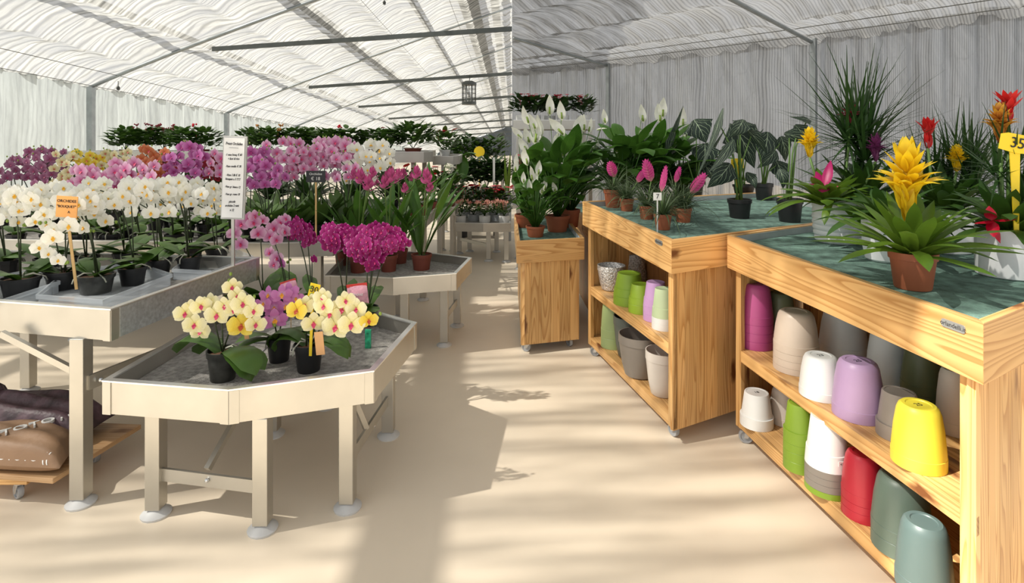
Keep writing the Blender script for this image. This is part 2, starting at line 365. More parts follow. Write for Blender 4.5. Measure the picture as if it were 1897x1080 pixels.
PROF = {
    'strap': lambda t: (.75 + .25 * min(1, t * 3)) * (1 - max(0, (t - .7) / .3) ** 1.6) + .004,
    'lance': lambda t: max(.03, math.sin(PI * min(1, t ** .75 * .98 + .02)) ** .8),
    'oval': lambda t: max(.05, math.sin(PI * (t * .93 + .05)) ** .55) if t < 1 else .03,
    'orchid': lambda t: (.35 + .65 * min(1, t * 2.4)) * math.sqrt(max(0, 1 - max(0, (t - .55) / .45) ** 2.2)) + .01,
    'grass': lambda t: 1 - t * .93,
    'petiole_leaf': lambda t: .06 if t < .42 else max(.02, math.sin(PI * min(1, ((t - .42) / .58) ** .8)) ** .9),
    'arrow': lambda t: (.15 + 4.0 * t if t < .22 else 1.03 * (1 - ((t - .22) / .78) ** 1.15)) + .01,
}
def tag(o, label, cat, group=None, kind=None):
    if label: o['label'] = label
    if cat: o['category'] = cat
    if group: o['group'] = group
    if kind: o['kind'] = kind
    return o
def thing(name, loc, label, cat, group=None, rz=0):
    o = bpy.data.objects.new(name, None); o.empty_display_size = .05; COL.objects.link(o); o.location = loc; o.rotation_euler = (0, 0, rz)
    return tag(o, label, cat, group)
def struct(o): o['kind'] = 'structure'; return o
def inst(o_mesh, name, parent, loc, rot, sc):
    o = bpy.data.objects.new(name, o_mesh); COL.objects.link(o); o.parent = parent; o.location = loc; o.rotation_euler = rot; o.scale = (sc, sc, sc); return o
def text_obj(body, size, M, matname, parent, name='lettering', ext=.0006, align='CENTER', space=1.0, pre=None):
    cu = bpy.data.curves.new('txt', 'FONT'); cu.body = body; cu.size = size; cu.extrude = ext; cu.align_x = align; cu.align_y = 'CENTER'; cu.resolution_u = 3; cu.space_line = space
    t = bpy.data.objects.new('txt', cu); COL.objects.link(t)
    me = bpy.data.meshes.new_from_object(t); bpy.data.objects.remove(t); bpy.data.curves.remove(cu)
    if pre is not None: me.transform(pre)
    me.name = name; me.materials.clear(); me.materials.append(MAT[matname])
    o = bpy.data.objects.new(name, me); COL.objects.link(o); o.parent = parent; o.matrix_local = M; return o
FACE = Matrix.Rotation(PI / 2, 4, 'X')     # text stands up facing the viewer
def ordn(i): return ['first', 'second', 'third', 'fourth', 'fifth', 'sixth', 'seventh', 'eighth', 'ninth', 'tenth', 'eleventh', 'twelfth', 'thirteenth', 'fourteenth', 'fifteenth', 'sixteenth', 'seventeenth', 'eighteenth', 'nineteenth', 'twentieth', 'twenty-first', 'twenty-second', 'twenty-third', 'twenty-fourth'][i]

POTS = []
def free(b, r, step=(0, .02)):
    """nudge a pot until it no longer meets one already placed"""
    b = Vector(b)
    for _ in range(60):
        if all((b.x - q[0]) ** 2 + (b.y - q[1]) ** 2 >= (r + q[3]) ** 2 or abs(b.z - q[2]) > .12 for q in POTS): break
        b.x += step[0]; b.y += step[1]
    POTS.append((b.x, b.y, b.z, r)); return b
# ------------------------------------------------------------------ the greenhouse shell
floor = MB(); floor.prism([Vector(p) for p in ((-14, -1.0), (9, -1.0), (9, 62), (-14, 62))], -.1, 0)
struct(floor.build('floor', 'floor'))
ZT = lambda z0, d: z0 - .046 * (d - 10.5)       # the left house falls gently away from the viewer
EX, RX = -7.9, -.001
def roofz(x, d):
    t = (x - EX) / (RX - EX)
    return ZT(2.55, d) + 2.95 * (t ** .93)
def sheet(fn, us, vs, name, matn, uvs):
    m = MB(); nu, nv = len(us), len(vs)
    m.v = [fn(u, v) for v in vs for u in us]
    for j in range(nv - 1):
        for i in range(nu - 1):
            a = j * nu + i; m.face([a, a + 1, a + nu + 1, a + nu], 0, [uvs(us[i], vs[j]), uvs(us[i + 1], vs[j]), uvs(us[i + 1], vs[j + 1]), uvs(us[i], vs[j + 1])])
    return m.build(name, matn)
lin = lambda a, b, n: [a + (b - a) * i / n for i in range(n + 1)]
def roof_l(u, v):
    x = EX + (RX - EX) * u
    frame = abs(((v - 10.5) / 5.0 + .5) % 1 - .5) * 5.0          # distance to the nearest frame
    sag = abs(math.sin(u * PI * 8.2)) ** .8
    z = roofz(x, v) + .17 * sag * min(1, frame / .6) * (1 - .35 * u) - .05
    z += .030 * math.sin(v * 9.3 + 2.2 * math.sin(u * 6)) + .02 * math.sin(v * 21 + u * 9)
    return Vector((x, v, z))
ceil = struct(sheet(roof_l, lin(0, 1, 130), lin(.6, 60, 520), 'ceiling_left', 'cloth_roof', lambda u, v: (u * 8.4, v)))
def wall_l(u, v):
    x = EX + .05 * math.sin(u * 9) + .035 * math.sin(u * 23 + 1) + .02 * math.sin(u * 51 + v * 3)
    return Vector((x, u, ZT(2.55, u) * v))
struct(sheet(wall_l, lin(.6, 60, 620), lin(0, 1, 8), 'wall_left', 'cloth_wall', lambda u, v: (u, v * 2.5)))
g = MB(); g.prism([Vector((EX, 60)), Vector((0, 60)), Vector((0, 60.1)), Vector((EX, 60.1))], -.05, [roofz(EX, 60), roofz(RX, 60), roofz(RX, 60), roofz(EX, 60)])
struct(g.build('wall_back', 'dark_gable'))
# frames: pole, rafter, tie beam
frames = [5.5 + 5 * i for i in range(9)]
tie_z = lambda d: P(949, HY, 1).z * 0 + 3.60 - .046 * (d - 10.5)
for i, d in enumerate(frames):
    m = MB(); m.box((EX + .10, d, ZT(2.5, d) / 2), (.10, .10, ZT(2.5, d)))
    m.lathe([(.011, 0), (.011, .01), (0, .012)], 8, (EX + .16, d - .055, ZT(2.5, d) - .7), M=Matrix.Rotation(PI / 2, 3, 'X'))
    o = m.build('column', 'pole_grey'); o.name = 'trim_post'; struct(o)
    m = MB()
    xs = lin(EX + .08, RX, 10); m.tube([(x, d, roofz(x, d) - .09) for x in xs], .033, 8)
    struct(m.build('trim_rafter', 'pole_grey'))
    xt = -5.55
    m = MB(); z = tie_z(d); m.hexa([(xt, d - .02, z - .43), (RX, d - .02, z - .06), (RX, d + .02, z - .06), (xt, d + .02, z - .43), (xt, d - .02, z - .35), (RX, d - .02, z + .03), (RX, d + .02, z + .03), (xt, d + .02, z - .35)])
    struct(m.build('trim_beam', 'beam_grey'))
# outer steel of the greenhouse above the cloth, whose shade falls on it
for i, (x, w) in enumerate(((-6.6, .16), (-4.4, .30), (-2.5, .10), (-1.2, .55), (-.5, .25))):
    m = MB(); m.hexa([(x - w / 2, .5, ZT(0, .5) + 2.55 + .6 + .36 * (x - EX)), (x + w / 2, .5, ZT(0, .5) + 2.55 + .6 + .36 * (x - EX)), (x + w / 2, 60, ZT(0, 60) + 2.55 + .6 + .36 * (x - EX)), (x - w / 2, 60, ZT(0, 60) + 2.55 + .6 + .36 * (x - EX)),
                      (x - w / 2, .5, ZT(0, .5) + 2.61 + .6 + .36 * (x - EX)), (x + w / 2, .5, ZT(0, .5) + 2.61 + .6 + .36 * (x - EX)), (x + w / 2, 60, ZT(0, 60) + 2.61 + .6 + .36 * (x - EX)), (x - w / 2, 60, ZT(0, 60) + 2.61 + .6 + .36 * (x - EX))])
    struct(m.build('trim_purlin', 'beam_grey'))
# support wires running the length of the cloth
for i, x in enumerate((-7.75, -7.3, -3.0, -1.45)):
    m = MB(); m.tube([(x, d, roofz(x, d) - .10) for d in lin(3, 58, 12)], .005, 4); struct(m.build('trim_wire', 'rope'))
# right bay: wall of grey cloth with posts
RW = [P(949.5, 136, 13.4), P(1132, 118, 11.54), P(1510, 73, 8.57), P(1897, 23, 6.66)]
RW[0].x = .001
dirw = (RW[3] - RW[2]); RW.append(RW[3] + dirw * 1.6)
def along(t):
    k = min(int(t), len(RW) - 2); return RW[k].lerp(RW[k + 1], t - k)
perp = Vector((.757, .653, 0))
def wall_r(u, v):
    p = along(u); s_ = .07 * math.sin(u * 17) + .055 * math.sin(u * 41 + 1) + .03 * abs(math.sin(u * 63 + .4)) + .018 * math.sin(u * 83 + v * 2)
    s_ *= min(1, u * 8)
    return Vector((max(.001, p.x + perp.x * s_), p.y + perp.y * s_, p.z * v))
struct(sheet(wall_r, lin(0, 4, 360), lin(0, 1.035, 6), 'wall_right', 'cloth_wall_grey', lambda u, v: (u * 3.6, v * 3)))
IN = Vector((-.757, -.653, 0))
def roof_r(u, v):                      # u along the wall, v up the roof towards the viewer
    p = along(u); q = p + IN * v
    fr = min(abs(u - 1), abs(u - 2), abs(u - 3)) * 3.9
    sag = abs(math.sin(max(0, v) * PI / 1.15)) ** .8
    q.z = p.z + .105 * v + (.15 * sag * min(1, fr / .5)) - .04 + .012 * math.sin(u * 44 + v) + .01 * math.sin(u * 90)
    return q
# clip the right roof at x=0, where the two bays meet
rm = MB(); us = lin(0, 4, 300); vs = lin(-.14, 9.5, 112)
idx = {}
for j, v in enumerate(vs):
    for i, u in enumerate(us):
        q = roof_r(u, v)
        if q.x < .001:
            q.x = .001
        idx[i, j] = len(rm.v); rm.v.append(q)
for j in range(len(vs) - 1):
    for i in range(len(us) - 1):
        ids = [idx[i, j], idx[i + 1, j], idx[i + 1, j + 1], idx[i, j + 1]]
        if all(rm.v[k].x <= .00105 for k in ids): continue
        rm.face(ids, 0, [(us[i] * 3.6, vs[j]), (us[i + 1] * 3.6, vs[j]), (us[i + 1] * 3.6, vs[j + 1]), (us[i] * 3.6, vs[j + 1])])
struct(rm.build('ceiling_right', 'cloth_roof_grey'))
for k in (1, 2):
    p = RW[k]
    m = MB(); m.box((p.x - .07, p.y - .09, p.z / 2), (.075, .075, p.z), .7); struct(m.build('trim_post', 'pole_grey'))
    m = MB(); L_ = p.x / .757 - .03
    m.tube([p + IN * t + Vector((0, 0, .105 * t - .07)) for t in lin(0.02, min(L_, 6), 6)], .028, 8); struct(m.build('trim_rafter', 'pole_grey'))
for v in (.33, .75):
    m = MB(); pts = [along(t) + IN * v + Vector((0, 0, .105 * v - .02)) for t in lin(0, 4, 12)]
    pts = [p for p in pts if p.x > .03]; m.tube(pts, .006, 4); struct(m.build('trim_wire', 'rope'))

# ------------------------------------------------------------------ aluminium benches
def tray(parent, poly, ztop, h, floor_mat='gravel_mat', depth=.075, wall='aluminium'):
    """open tray: outer rim boards, a bright top lip, corner pieces and the bed inside"""
    n = len(poly); c = Vector((sum(p[0] for p in poly) / n, sum(p[1] for p in poly) / n, 0))
    poly = [Vector((p[0], p[1], 0)) for p in poly]
    t = .014; bw = MB(); lip = MB(); cor = MB()
    def inset(dist):
        out = []
        for i in range(n):
            a, b, d = poly[i - 1], poly[i], poly[(i + 1) % n]
            e1 = (b - a).normalized(); e2 = (d - b).normalized()
            n1 = Vector((-e1.y, e1.x, 0)); n2 = Vector((-e2.y, e2.x, 0))
            if n1.dot(c - b) < 0: n1 = -n1
            if n2.dot(c - b) < 0: n2 = -n2
            k = (n1 + n2); k = k.normalized() / max(.35, k.normalized().dot(n1)); out.append(b + k * dist)
        return out
    ins = inset(t); out2 = inset(-.004); in2 = inset(t + .008)
    for i in range(n):
        j = (i + 1) % n
        def ring(a, b, c2, d, z0, z1): return [Vector((p.x, p.y, z)) for z in (z0, z1) for p in (a, b, c2, d)]
        bw.hexa(ring(poly[i], poly[j], ins[j], ins[i], ztop - h, ztop - .006))
        lip.hexa(ring(out2[i], out2[j], in2[j], in2[i], ztop - .006, ztop))
        e1 = (poly[i - 1] - poly[i]).normalized(); e2 = (poly[j] - poly[i]).normalized()
        o3 = inset(-.003)
        for e in (e1, e2):
            a = poly[i]; nn = (o3[i] - a)
            side = Vector((-e.y, e.x, 0));
            if side.dot(c - a) > 0: side = -side
            cor.hexa(ring(a + side * .0035, a + e * .035 + side * .0035, a + e * .035 + side * .0005, a + side * .0005, ztop - h - .002, ztop - .007))
        cor.build('corner_trim', 'aluminium', parent); cor = MB()
    bw.build('rim', wall, parent, bevel=0); lip.build('lip', 'aluminium_rim', parent)
    bed = MB(); bed.prism(inset(t + .001), ztop - h + .01, ztop - depth); bed.build('bed', floor_mat, parent)
def leg(parent, foot, ztop, w=.058):
    m = MB(); a = Vector((foot[0], foot[1], 0)); m.box((a.x, a.y, (ztop + .03) / 2), (w, w, ztop - .03)); o = m.build('leg', 'aluminium', parent, bevel=.003)
    f = MB(); f.lathe([(.0, .0), (w * .95, 0), (w * .98, .008), (w * .6, .022), (w * .35, .03), (0, .034)], 16, (a.x, a.y, 0)); f.build('foot', 'foot_plastic', o)
def brace(parent, a, b, w=.012, t=.035, name='brace', bolt=None):
    m = MB(); m.bar(a, b, w, t); m.build(name, 'aluminium', parent)
def feet_at(pxs): return [fl(x, y) for x, y in pxs]
def bench(label, polypx, ztop, h, feet, depth=.075, group=None, extra=None, name='display_bench', wall='aluminium'):
    poly = [fl(p[0], p[1], ztop) if not isinstance(p, Vector) else p for p in polypx]
    o = thing(name, (0, 0, 0), label, 'bench', group)
    tray(o, poly, ztop, h, depth=depth, wall=wall)
    for f in feet: leg(o, f, ztop - h)
    return o, poly
# low front bench
ZB = .572
FB = feet_at([(287, 955), (485, 984), (652, 944), (727, 808)]); FB = [f + Vector((0, .008, 0)) for f in FB[:2]] + [FB[2] + Vector((-.02, .01, 0)), FB[3] + Vector((-.02, 0, 0))]
BPOLY = [(191, 704), (424, 721), (692, 686), (771, 597), (702, 578), (560, 545), (420, 572)]
FB2 = FB + [Vector((-1.22, 2.9, 0)), Vector((-1.05, 3.2, 0))]
b1, P1 = bench('low octagonal aluminium bench in front with gravel bed and pale yellow orchids', BPOLY, ZB, .13, FB2)
brace(b1, FB[0] + Vector((0, 0, .165)), FB[1] + Vector((0, 0, .165)), .012, .05, 'stretcher')
brace(b1, FB[2] + Vector((0, 0, .19)), FB[3] + Vector((0, 0, .19)), .012, .05, 'stretcher')
md = (FB[0] + FB[1]) / 2; brace(b1, md + Vector((-.02, .03, .19)), md + Vector((.05, .3, .42)), .022, .022)
md = (FB[2] * .6 + FB[3] * .4); brace(b1, md + Vector((0, 0, .21)), md + Vector((-.06, -.06, .42)), .022, .022)
for q in ((FB[0] + FB[1]) / 2, FB[2] * .4 + FB[3] * .6):
    m = MB(); m.ball(q + Vector((0, -.012, .17)), .009); m.build('bolt', 'steel', b1)
# tall white-orchid bench on the left
ZA = .82
LA = fl(143, 943) + Vector((-.01, .035, 0))
APOLY = [(-250, 539), (205, 572), (480, 476), Vector((-3.2, 3.55, 0))]
b2, P2 = bench('waist-high aluminium bench on the left carrying the white orchids in clear trays', APOLY, ZA, .13, [LA, Vector((-1.62, 3.15, 0)), Vector((-2.7, 2.75, 0)), Vector((-2.9, 3.4, 0))])
m = MB(); a, b = P2[1], P2[2]; nn = Vector(((b - a).y, -(b - a).x, 0)).normalized() * .002
a2, b2_ = a + (b - a).normalized() * .045, b
m.hexa([Vector((q.x, q.y, z)) for z in (ZA - .129, ZA - .008) for q in (a2 + nn, b2_ + nn, b2_ + nn * .3, a2 + nn * .3)]); m.build('side_panel', 'galvanised', b2)
brace(b2, LA + Vector((.03, .0, .50)), Vector((-1.38, 3.6, .50)), .012, .06, 'stretcher')
m = MB(); m.ball(LA + Vector((.06, .03, .50)), .010); m.build('bolt', 'steel', b2)
brace(b2, LA + Vector((-.03, 0, .55)), LA + Vector((-.33, .0, .705)), .02, .025)
# bench behind it, with the pink orchids
B3P = [Vector((-5.4, 4.1, 0)), Vector((fl(500, 450, ZA).x, fl(500, 450, ZA).y, 0)), fl(616, 447, ZA), Vector((-1.1, 6.7, 0)), Vector((-5.4, 6.7, 0))]
b3, _ = bench('waist-high aluminium bench behind the white orchids, full of pink orchids', B3P, ZA, .10, [Vector((-1.4, 4.1, 0)), Vector((-1.3, 6.4, 0)), Vector((-3.3, 4.3, 0)), Vector((-5.2, 4.3, 0)), Vector((-5.2, 6.5, 0))])
# low bench with terracotta pots
FC = feet_at([(823, 640), (740, 588), (847, 604)])
BC = [(603, 510), (728, 514), (845, 506), (873, 477), (798, 468), (700, 462), (640, 470)]
b4, _ = bench('low octagonal aluminium bench in the middle with terracotta pots', BC, ZB, .12, FC + [fl(750, 655)], depth=.065)
brace(b4, FC[0] + Vector((0, 0, .2)), FC[2] + Vector((0, 0, .2)), .012, .05, 'stretcher')
brace(b4, FC[0] + Vector((0, 0, .42)), FC[1] + Vector((.15, 0, .3)), .02, .03)
# bench behind, right of centre
B5P = [Vector((-1.08, 5.3, 0)), Vector((-.80, 5.3, 0)), Vector((-.78, 6.7, 0)), Vector((-1.05, 6.7, 0))]
b5, _ = bench('narrow aluminium bench behind the terracotta pots with pink and white blooms', B5P, .8, .1, [Vector((-.84, 5.36, 0)), Vector((-.84, 6.6, 0)), Vector((-1.03, 5.36, 0))], depth=.05)
# small bench by the aisle with pale pots
FD = feet_at([(851, 470), (905, 484), (870, 466), (920, 467)])
ZD = .49
BD = [(836, 412), (895, 413.5), (946, 413), Vector((-.03, 8.3, 0)), Vector((-.75, 8.3, 0))]
b6, _ = bench('small low aluminium bench by the aisle holding rows of pale pots', BD, ZD, .11, FD + [Vector((-.07, 7.05, 0))], depth=.02)
brace(b6, FD[0] + Vector((0, 0, .2)), FD[1] + Vector((0, 0, .2)), .02, .04, 'stretcher')
brace(b6, FD[2] + Vector((0, 0, .2)), FD[3] + Vector((0, 0, .2)), .02, .04, 'stretcher')
# high benches at the back
ZE = P(711, 281, 7.0).z
o = thing('display_bench', (0, 0, 0), 'long high aluminium bench at the back topped with dark green bushy plants', 'bench')
E1 = [Vector((-5.9, 7.3, 0)), P(711, 281, 7.0), P(785, 281, 7.0), P(802, 283, 7.35), Vector((-1.10, 7.62, 0)), Vector((-1.12, 8.3, 0)), Vector((-5.9, 8.3, 0))]
for p in E1: p.z = 0
tray(o, E1, ZE, .135, depth=.03)
for f in ((-1.25, 7.2), (-1.25, 8.1), (-3.5, 7.4), (-5.7, 7.5), (-3.5, 8.2)): leg(o, f, ZE - .13)
ZE2 = P(820, 289, 7.7).z
o = thing('display_bench', (0, 0, 0), 'short high aluminium bench end with white pots of red flowers beside aisle', 'bench')
E2 = [P(802, 289, 7.7), P(840, 289, 7.7), P(851, 290, 8.0), Vector((-.78, 9.0, 0)), Vector((-1.0, 9.0, 0))]
for p in E2: p.z = 0
tray(o, E2, ZE2, .12, depth=.03)
for f in ((-.95, 7.8), (P(838, 0, 7.78).x, 7.78), (-.85, 8.8)): leg(o, f, ZE2 - .12, .045)
brace(o, Vector((P(838, 0, 7.78).x, 7.78, .75)), Vector((P(838, 0, 7.78).x - .2, 7.6, 1.1)), .02, .03)
# dark tables at the far end
for lab, x0, x1, y, z in (('far grey table under dark foliage near the end gable', -1.35, -.12, 12.5, .95), ('far table of glossy dark plants behind the red anthuriums', -1.2, -.1, 9.3, .62)):
    o = thing('display_bench', (0, 0, 0), lab, 'bench')
    tray(o, [Vector((x0, y, 0)), Vector((x1, y, 0)), Vector((x1, y + 1.6, 0)), Vector((x0, y + 1.6, 0))], z, .16, depth=.03)
    for f in ((x0 + .1, y + .1), (x1 - .1, y + .1), (x0 + .1, y + 1.5), (x1 - .1, y + 1.5)): leg(o, f, z - .16)
# ------------------------------------------------------------------ orchids
PROF['petal'] = lambda t: max(.06, (min(1, t * 1.6 + .02)) ** .7 * math.sqrt(max(0, 1 - max(0, (t - .35) / .65) ** 2.6)))
PROF['sepal'] = lambda t: max(.08, math.sin(PI * min(1, t * .86 + .12)) ** .7)
FL = {}
def flower_mesh(color, hi=True):
    key = (color, hi)
    if key in FL: return FL[key]
    m = MB(); n = 5 if hi else 3
    def pet(ang, L, w, prof, y0, curl):
        a = math.radians(ang); d = Vector((math.cos(a), 0, math.sin(a))); sdv = Vector((-math.sin(a), 0, math.cos(a)))
        path = [d * (L * k / n) + Vector((0, y0 - curl * math.sin(PI * k / n * .8), 0)) for k in range(n + 1)]
        m.blade(path, [w / 2 * PROF[prof](k / n) for k in range(n + 1)], sdv, 0, .12)
    for a in (90, 218, 322): pet(a, .50, .42 if color != 'violet' else .34, 'sepal', .02, .05)
    for a in (8, 172): pet(a, .52, .62 if color != 'violet' else .46, 'petal', -.01, .08)
    for a, L in ((235, .13), (305, .13), (270, .20)):
        t = math.radians(a); d = Vector((math.cos(t), -.9, math.sin(t))).normalized()
        m.blade([d * (L * k / 2) + Vector((0, -.02, -.02)) for k in range(3)], [.04, .07, .03], Vector((-math.sin(t), 0, math.cos(t))), 1, .3)
    if hi: m.ball((0, -.05, .02), .045, 1, 6)
    o = m.build('flower', ['petal_' + color, 'lip_' + color]); me = o.data; bpy.data.objects.remove(o); FL[key] = me; return me
bm = MB(); bm.ball((0, 0, 0), .5, 0, 7, 1.3); o = bm.build('bud', 'bud'); BUD = o.data; bpy.data.objects.remove(o)
def bez(p0, p1, p2, t): return p0 * (1 - t) ** 2 + p1 * (2 * t * (1 - t)) + p2 * t * t
def pot_profile(r, h, kind='nursery'):
    if kind == 'nursery': return [(0, 0), (r * .74, 0), (r * .77, h * .04), (r * .93, h * .80), (r * 1.0, h * .81), (r * 1.02, h), (r * .93, h), (r * .90, h * .86), (0, h * .86)]
    if kind == 'cover': return [(0, 0), (r * .72, 0), (r * .84, h * .05), (r * .95, h * .35), (r * 1.0, h * .7), (r * 1.0, h), (r * .93, h), (r * .9, h * .86), (0, h * .86)]
    if kind == 'straight': return [(0, 0), (r * .93, 0), (r * .97, h * .02), (r * 1.0, h * .5), (r * 1.0, h), (r * .95, h), (r * .93, h * .88), (0, h * .88)]
    if kind == 'ribbed':
        out = [(0, 0), (r * .78, 0)]
        for k in range(7):
            z = h * (.04 + k * .125); b = r * (.86 + .14 * math.sin(PI * min(1, (k + 1) / 6) * .6)); out += [(b * .965, z), (b * 1.0, z + h * .03), (b * 1.0, z + h * .08), (b * .965, z + h * .115)]
        return out + [(r * .98, h), (r * .93, h), (r * .9, h * .88), (0, h * .88)]
def add_pot(parent, r, h, matn, kind='nursery', soilm='soil', z=0, name='pot', n=24):
    m = MB(); m.lathe(pot_profile(r, h, kind), n, (0, 0, z)); o = m.build(name, matn, parent)
    s = MB(); pr = [(r * .90, h * .865), (r * .6, h * .90), (0, h * .91)]; s.lathe(pr, 16, (0, 0, z)); s.build('soil', soilm, parent); return o
def orchid_leaves(parent, z, n, L, w, droop=(-.5, .1), matn='leaf_orchid', az0=None):
    m = MB(); a0 = R.uniform(0, PI) if az0 is None else az0
    for k in range(n):
        az = a0 + (k % 2) * PI + R.uniform(-.5, .5) * (1 if az0 is None else .5)
        m.arc((.012 * math.cos(az), .012 * math.sin(az), z), az, R.uniform(.5, 1.0), R.uniform(*droop), L * R.uniform(.75, 1.1), w * R.uniform(.85, 1.1), 7, 'orchid', 0, .22)
    m.build('leaves', matn, parent)
def orchid(label, base, color, spikes, pr=.062, ph=.11, potmat='black_plastic', nleaf=5, leafL=.20, leafw=.075, group=None, hi=True, droop=(-.5, .1), az0=None, roots=True, name='moth_orchid', buds=True, yawr=.6):
    """spikes: list of lists of (point, size[, colour]) in world space, ordered from the lowest bloom to the tip"""
    base = Vector(base); o = thing(name, base, label, 'orchid', group)
    add_pot(o, pr, ph, potmat, 'nursery', 'bark', n=18 if hi else 10)
    orchid_leaves(o, ph * .9, nleaf, leafL, leafw, droop, az0=az0)
    if roots:
        m = MB()
        for k in range(3):
            a = R.uniform(0, 2 * PI); m.tube([(pr * q * math.cos(a + q * .3), pr * q * math.sin(a + q * .3), ph * (.95 + .18 * math.sin(q * 3))) for q in (.2, .6, 1.0, 1.15)] + [(pr * 1.25 * math.cos(a + .4), pr * 1.25 * math.sin(a + .4), ph * .7)], .0035, 5)
        m.build('aerial_root', 'root', o)
    for sp in spikes:
        pts = [Vector(q[0]) - base for q in sp]
        p0 = Vector((R.uniform(-.01, .01), R.uniform(-.01, .01), ph * .9)); first = pts[0] + Vector((0, .03, 0))
        ctrl = [p0, p0.lerp(first, .45) + Vector((0, 0, (first.z - p0.z) * .18)), first] + [q + Vector((0, .025, .0)) for q in pts[1:]]
        m = MB(); sm = [ctrl[0]]
        for i in range(len(ctrl) - 1):
            a, b = ctrl[i], ctrl[i + 1]; sm += [a.lerp(b, .5), b] if i > 1 else [b]
        m.tube(sm, .0032 if hi else .0042, 5); st = m.build('flower_spike', 'stem_dark', o)
        for k, q in enumerate(sp):
            c = q[2] if len(q) > 2 else color; p = pts[k]
            yw = (q[3] if len(q) > 3 else R.uniform(-yawr, yawr)) + math.atan2(p.x + base.x, p.y + base.y) * -.5
            inst(flower_mesh(c, hi), 'flower', st, p, (R.uniform(-.25, .3), R.uniform(-.2, .2), yw), q[1])
        if buds:
            e = pts[-1]; d = (pts[-1] - (pts[-2] if len(pts) > 1 else p0)).normalized()
            for k in range(2):
                inst(BUD, 'bud', st, e + d * (.025 + .02 * k) + Vector((R.uniform(-.012, .012), .015, .012 * k)), (0, 0, 0), .016 - .003 * k)
    return o
def arch_spike(base, ph, H, lean, nf, fs, t0=.5, off=.45, depthj=.2):
    p0 = Vector(base) + Vector((0, 0, ph)); p1 = p0 + Vector((lean[0] * .15, lean[1] * .15, H * 1.45)); p2 = p0 + Vector((lean[0], lean[1], H * .62)); out = []
    for k in range(nf):
        t = t0 + (1 - t0) * k / max(1, nf - 1); p = bez(p0, p1, p2, t); sgn = 1 if k % 2 else -1
        out.append((p + Vector((sgn * fs * off, -fs * R.uniform(.1, .1 + depthj), R.uniform(-.12, .12) * fs)), fs * R.uniform(.88, 1.08)))
    return out
def column_spike(x0, base, ph, ztop, zbot, nf, fs, lean=0):
    out = []; b = Vector(base)
    for k in range(nf):
        t = k / max(1, nf - 1); z = zbot + (ztop - zbot) * t; sgn = 1 if k % 2 else -1
        out.append((Vector((b.x + x0 + lean * t + sgn * fs * .36, b.y - fs * .2 + R.uniform(-.02, .02), z)), fs * R.uniform(.85, 1.08)))
    return out
BA = ZA - .075; BB = ZB - .075
# white orchids on the tall left bench
WP = [(-62, 551), (38, 549), (112, 537), (178, 543), (246, 528), (294, 511), (350, 505), (402, 488),
      (12, 512), (88, 508), (160, 503), (232, 497), (300, 489), (356, 480)]
WL = ['large dark pot at the left end of the front row', 'large dark pot in the left clear tray at the frame edge', 'dark pot left of the orange sign stick', 'broad glossy leaves just behind the brown sticker',
      'dark pot with a long pale root trailing over the tray', 'dark pot near the far end of the front clear tray', 'near end of the second clear tray', 'far end of the second clear tray beside the price board']
for i, (x, y) in enumerate(WP):
    big = i < 4; b = free(fl(x, y, BA), .084 if big else .068)
    ph = .095; sp = []
    for k in range(3 if i % 3 == 0 else 2):
        lx = R.choice((-1, 1)) * R.uniform(.05, .16); sp.append(arch_spike(b, ph, R.uniform(.38, .47) if i < 8 else R.uniform(.38, .46), (lx, R.uniform(-.14, .02)), R.choice((6, 7, 8)), .083, .42, .5, .3))
    if i == 2: sp.append([(P(128, 418, 2.55), .09), (P(98, 440, 2.5), .085), (P(72, 458, 2.48), .07), (P(90, 470, 2.5), .06), (P(108, 482, 2.5), .06)])
    lab = ('white moth orchid, ' + WL[i]) if i < 8 else 'white moth orchid in the second row of the tall left bench, %s from left' % ordn(i - 8)
    orchid(lab, b, 'white', sp, .082 if big else .066, ph, 'black_plastic' if i != 3 else 'smoky_pot', 6, .21, .085, 'white moth orchids on the tall left bench', hi=i < 8)
for i, x in enumerate((30, 92, 150, 205, 262, 322, 385, 428)):
    b = free(fl(x, 459, BA), .062); sp = [arch_spike(b, .1, R.uniform(.29, .37), (R.uniform(-.2, .2), R.uniform(-.2, -.05)), 7, .080, .42, .5) for k in range(2)]
    c = 'white' if i < 5 else 'cream'
    orchid('%s moth orchid on the near edge of the bench behind, %s from left' % ('white' if c == 'white' else 'creamy white', ordn(i)), b, 'white', sp, .06, .1, 'black_plastic', 5, .18, .075, 'white moth orchids on the bench behind', hi=False)
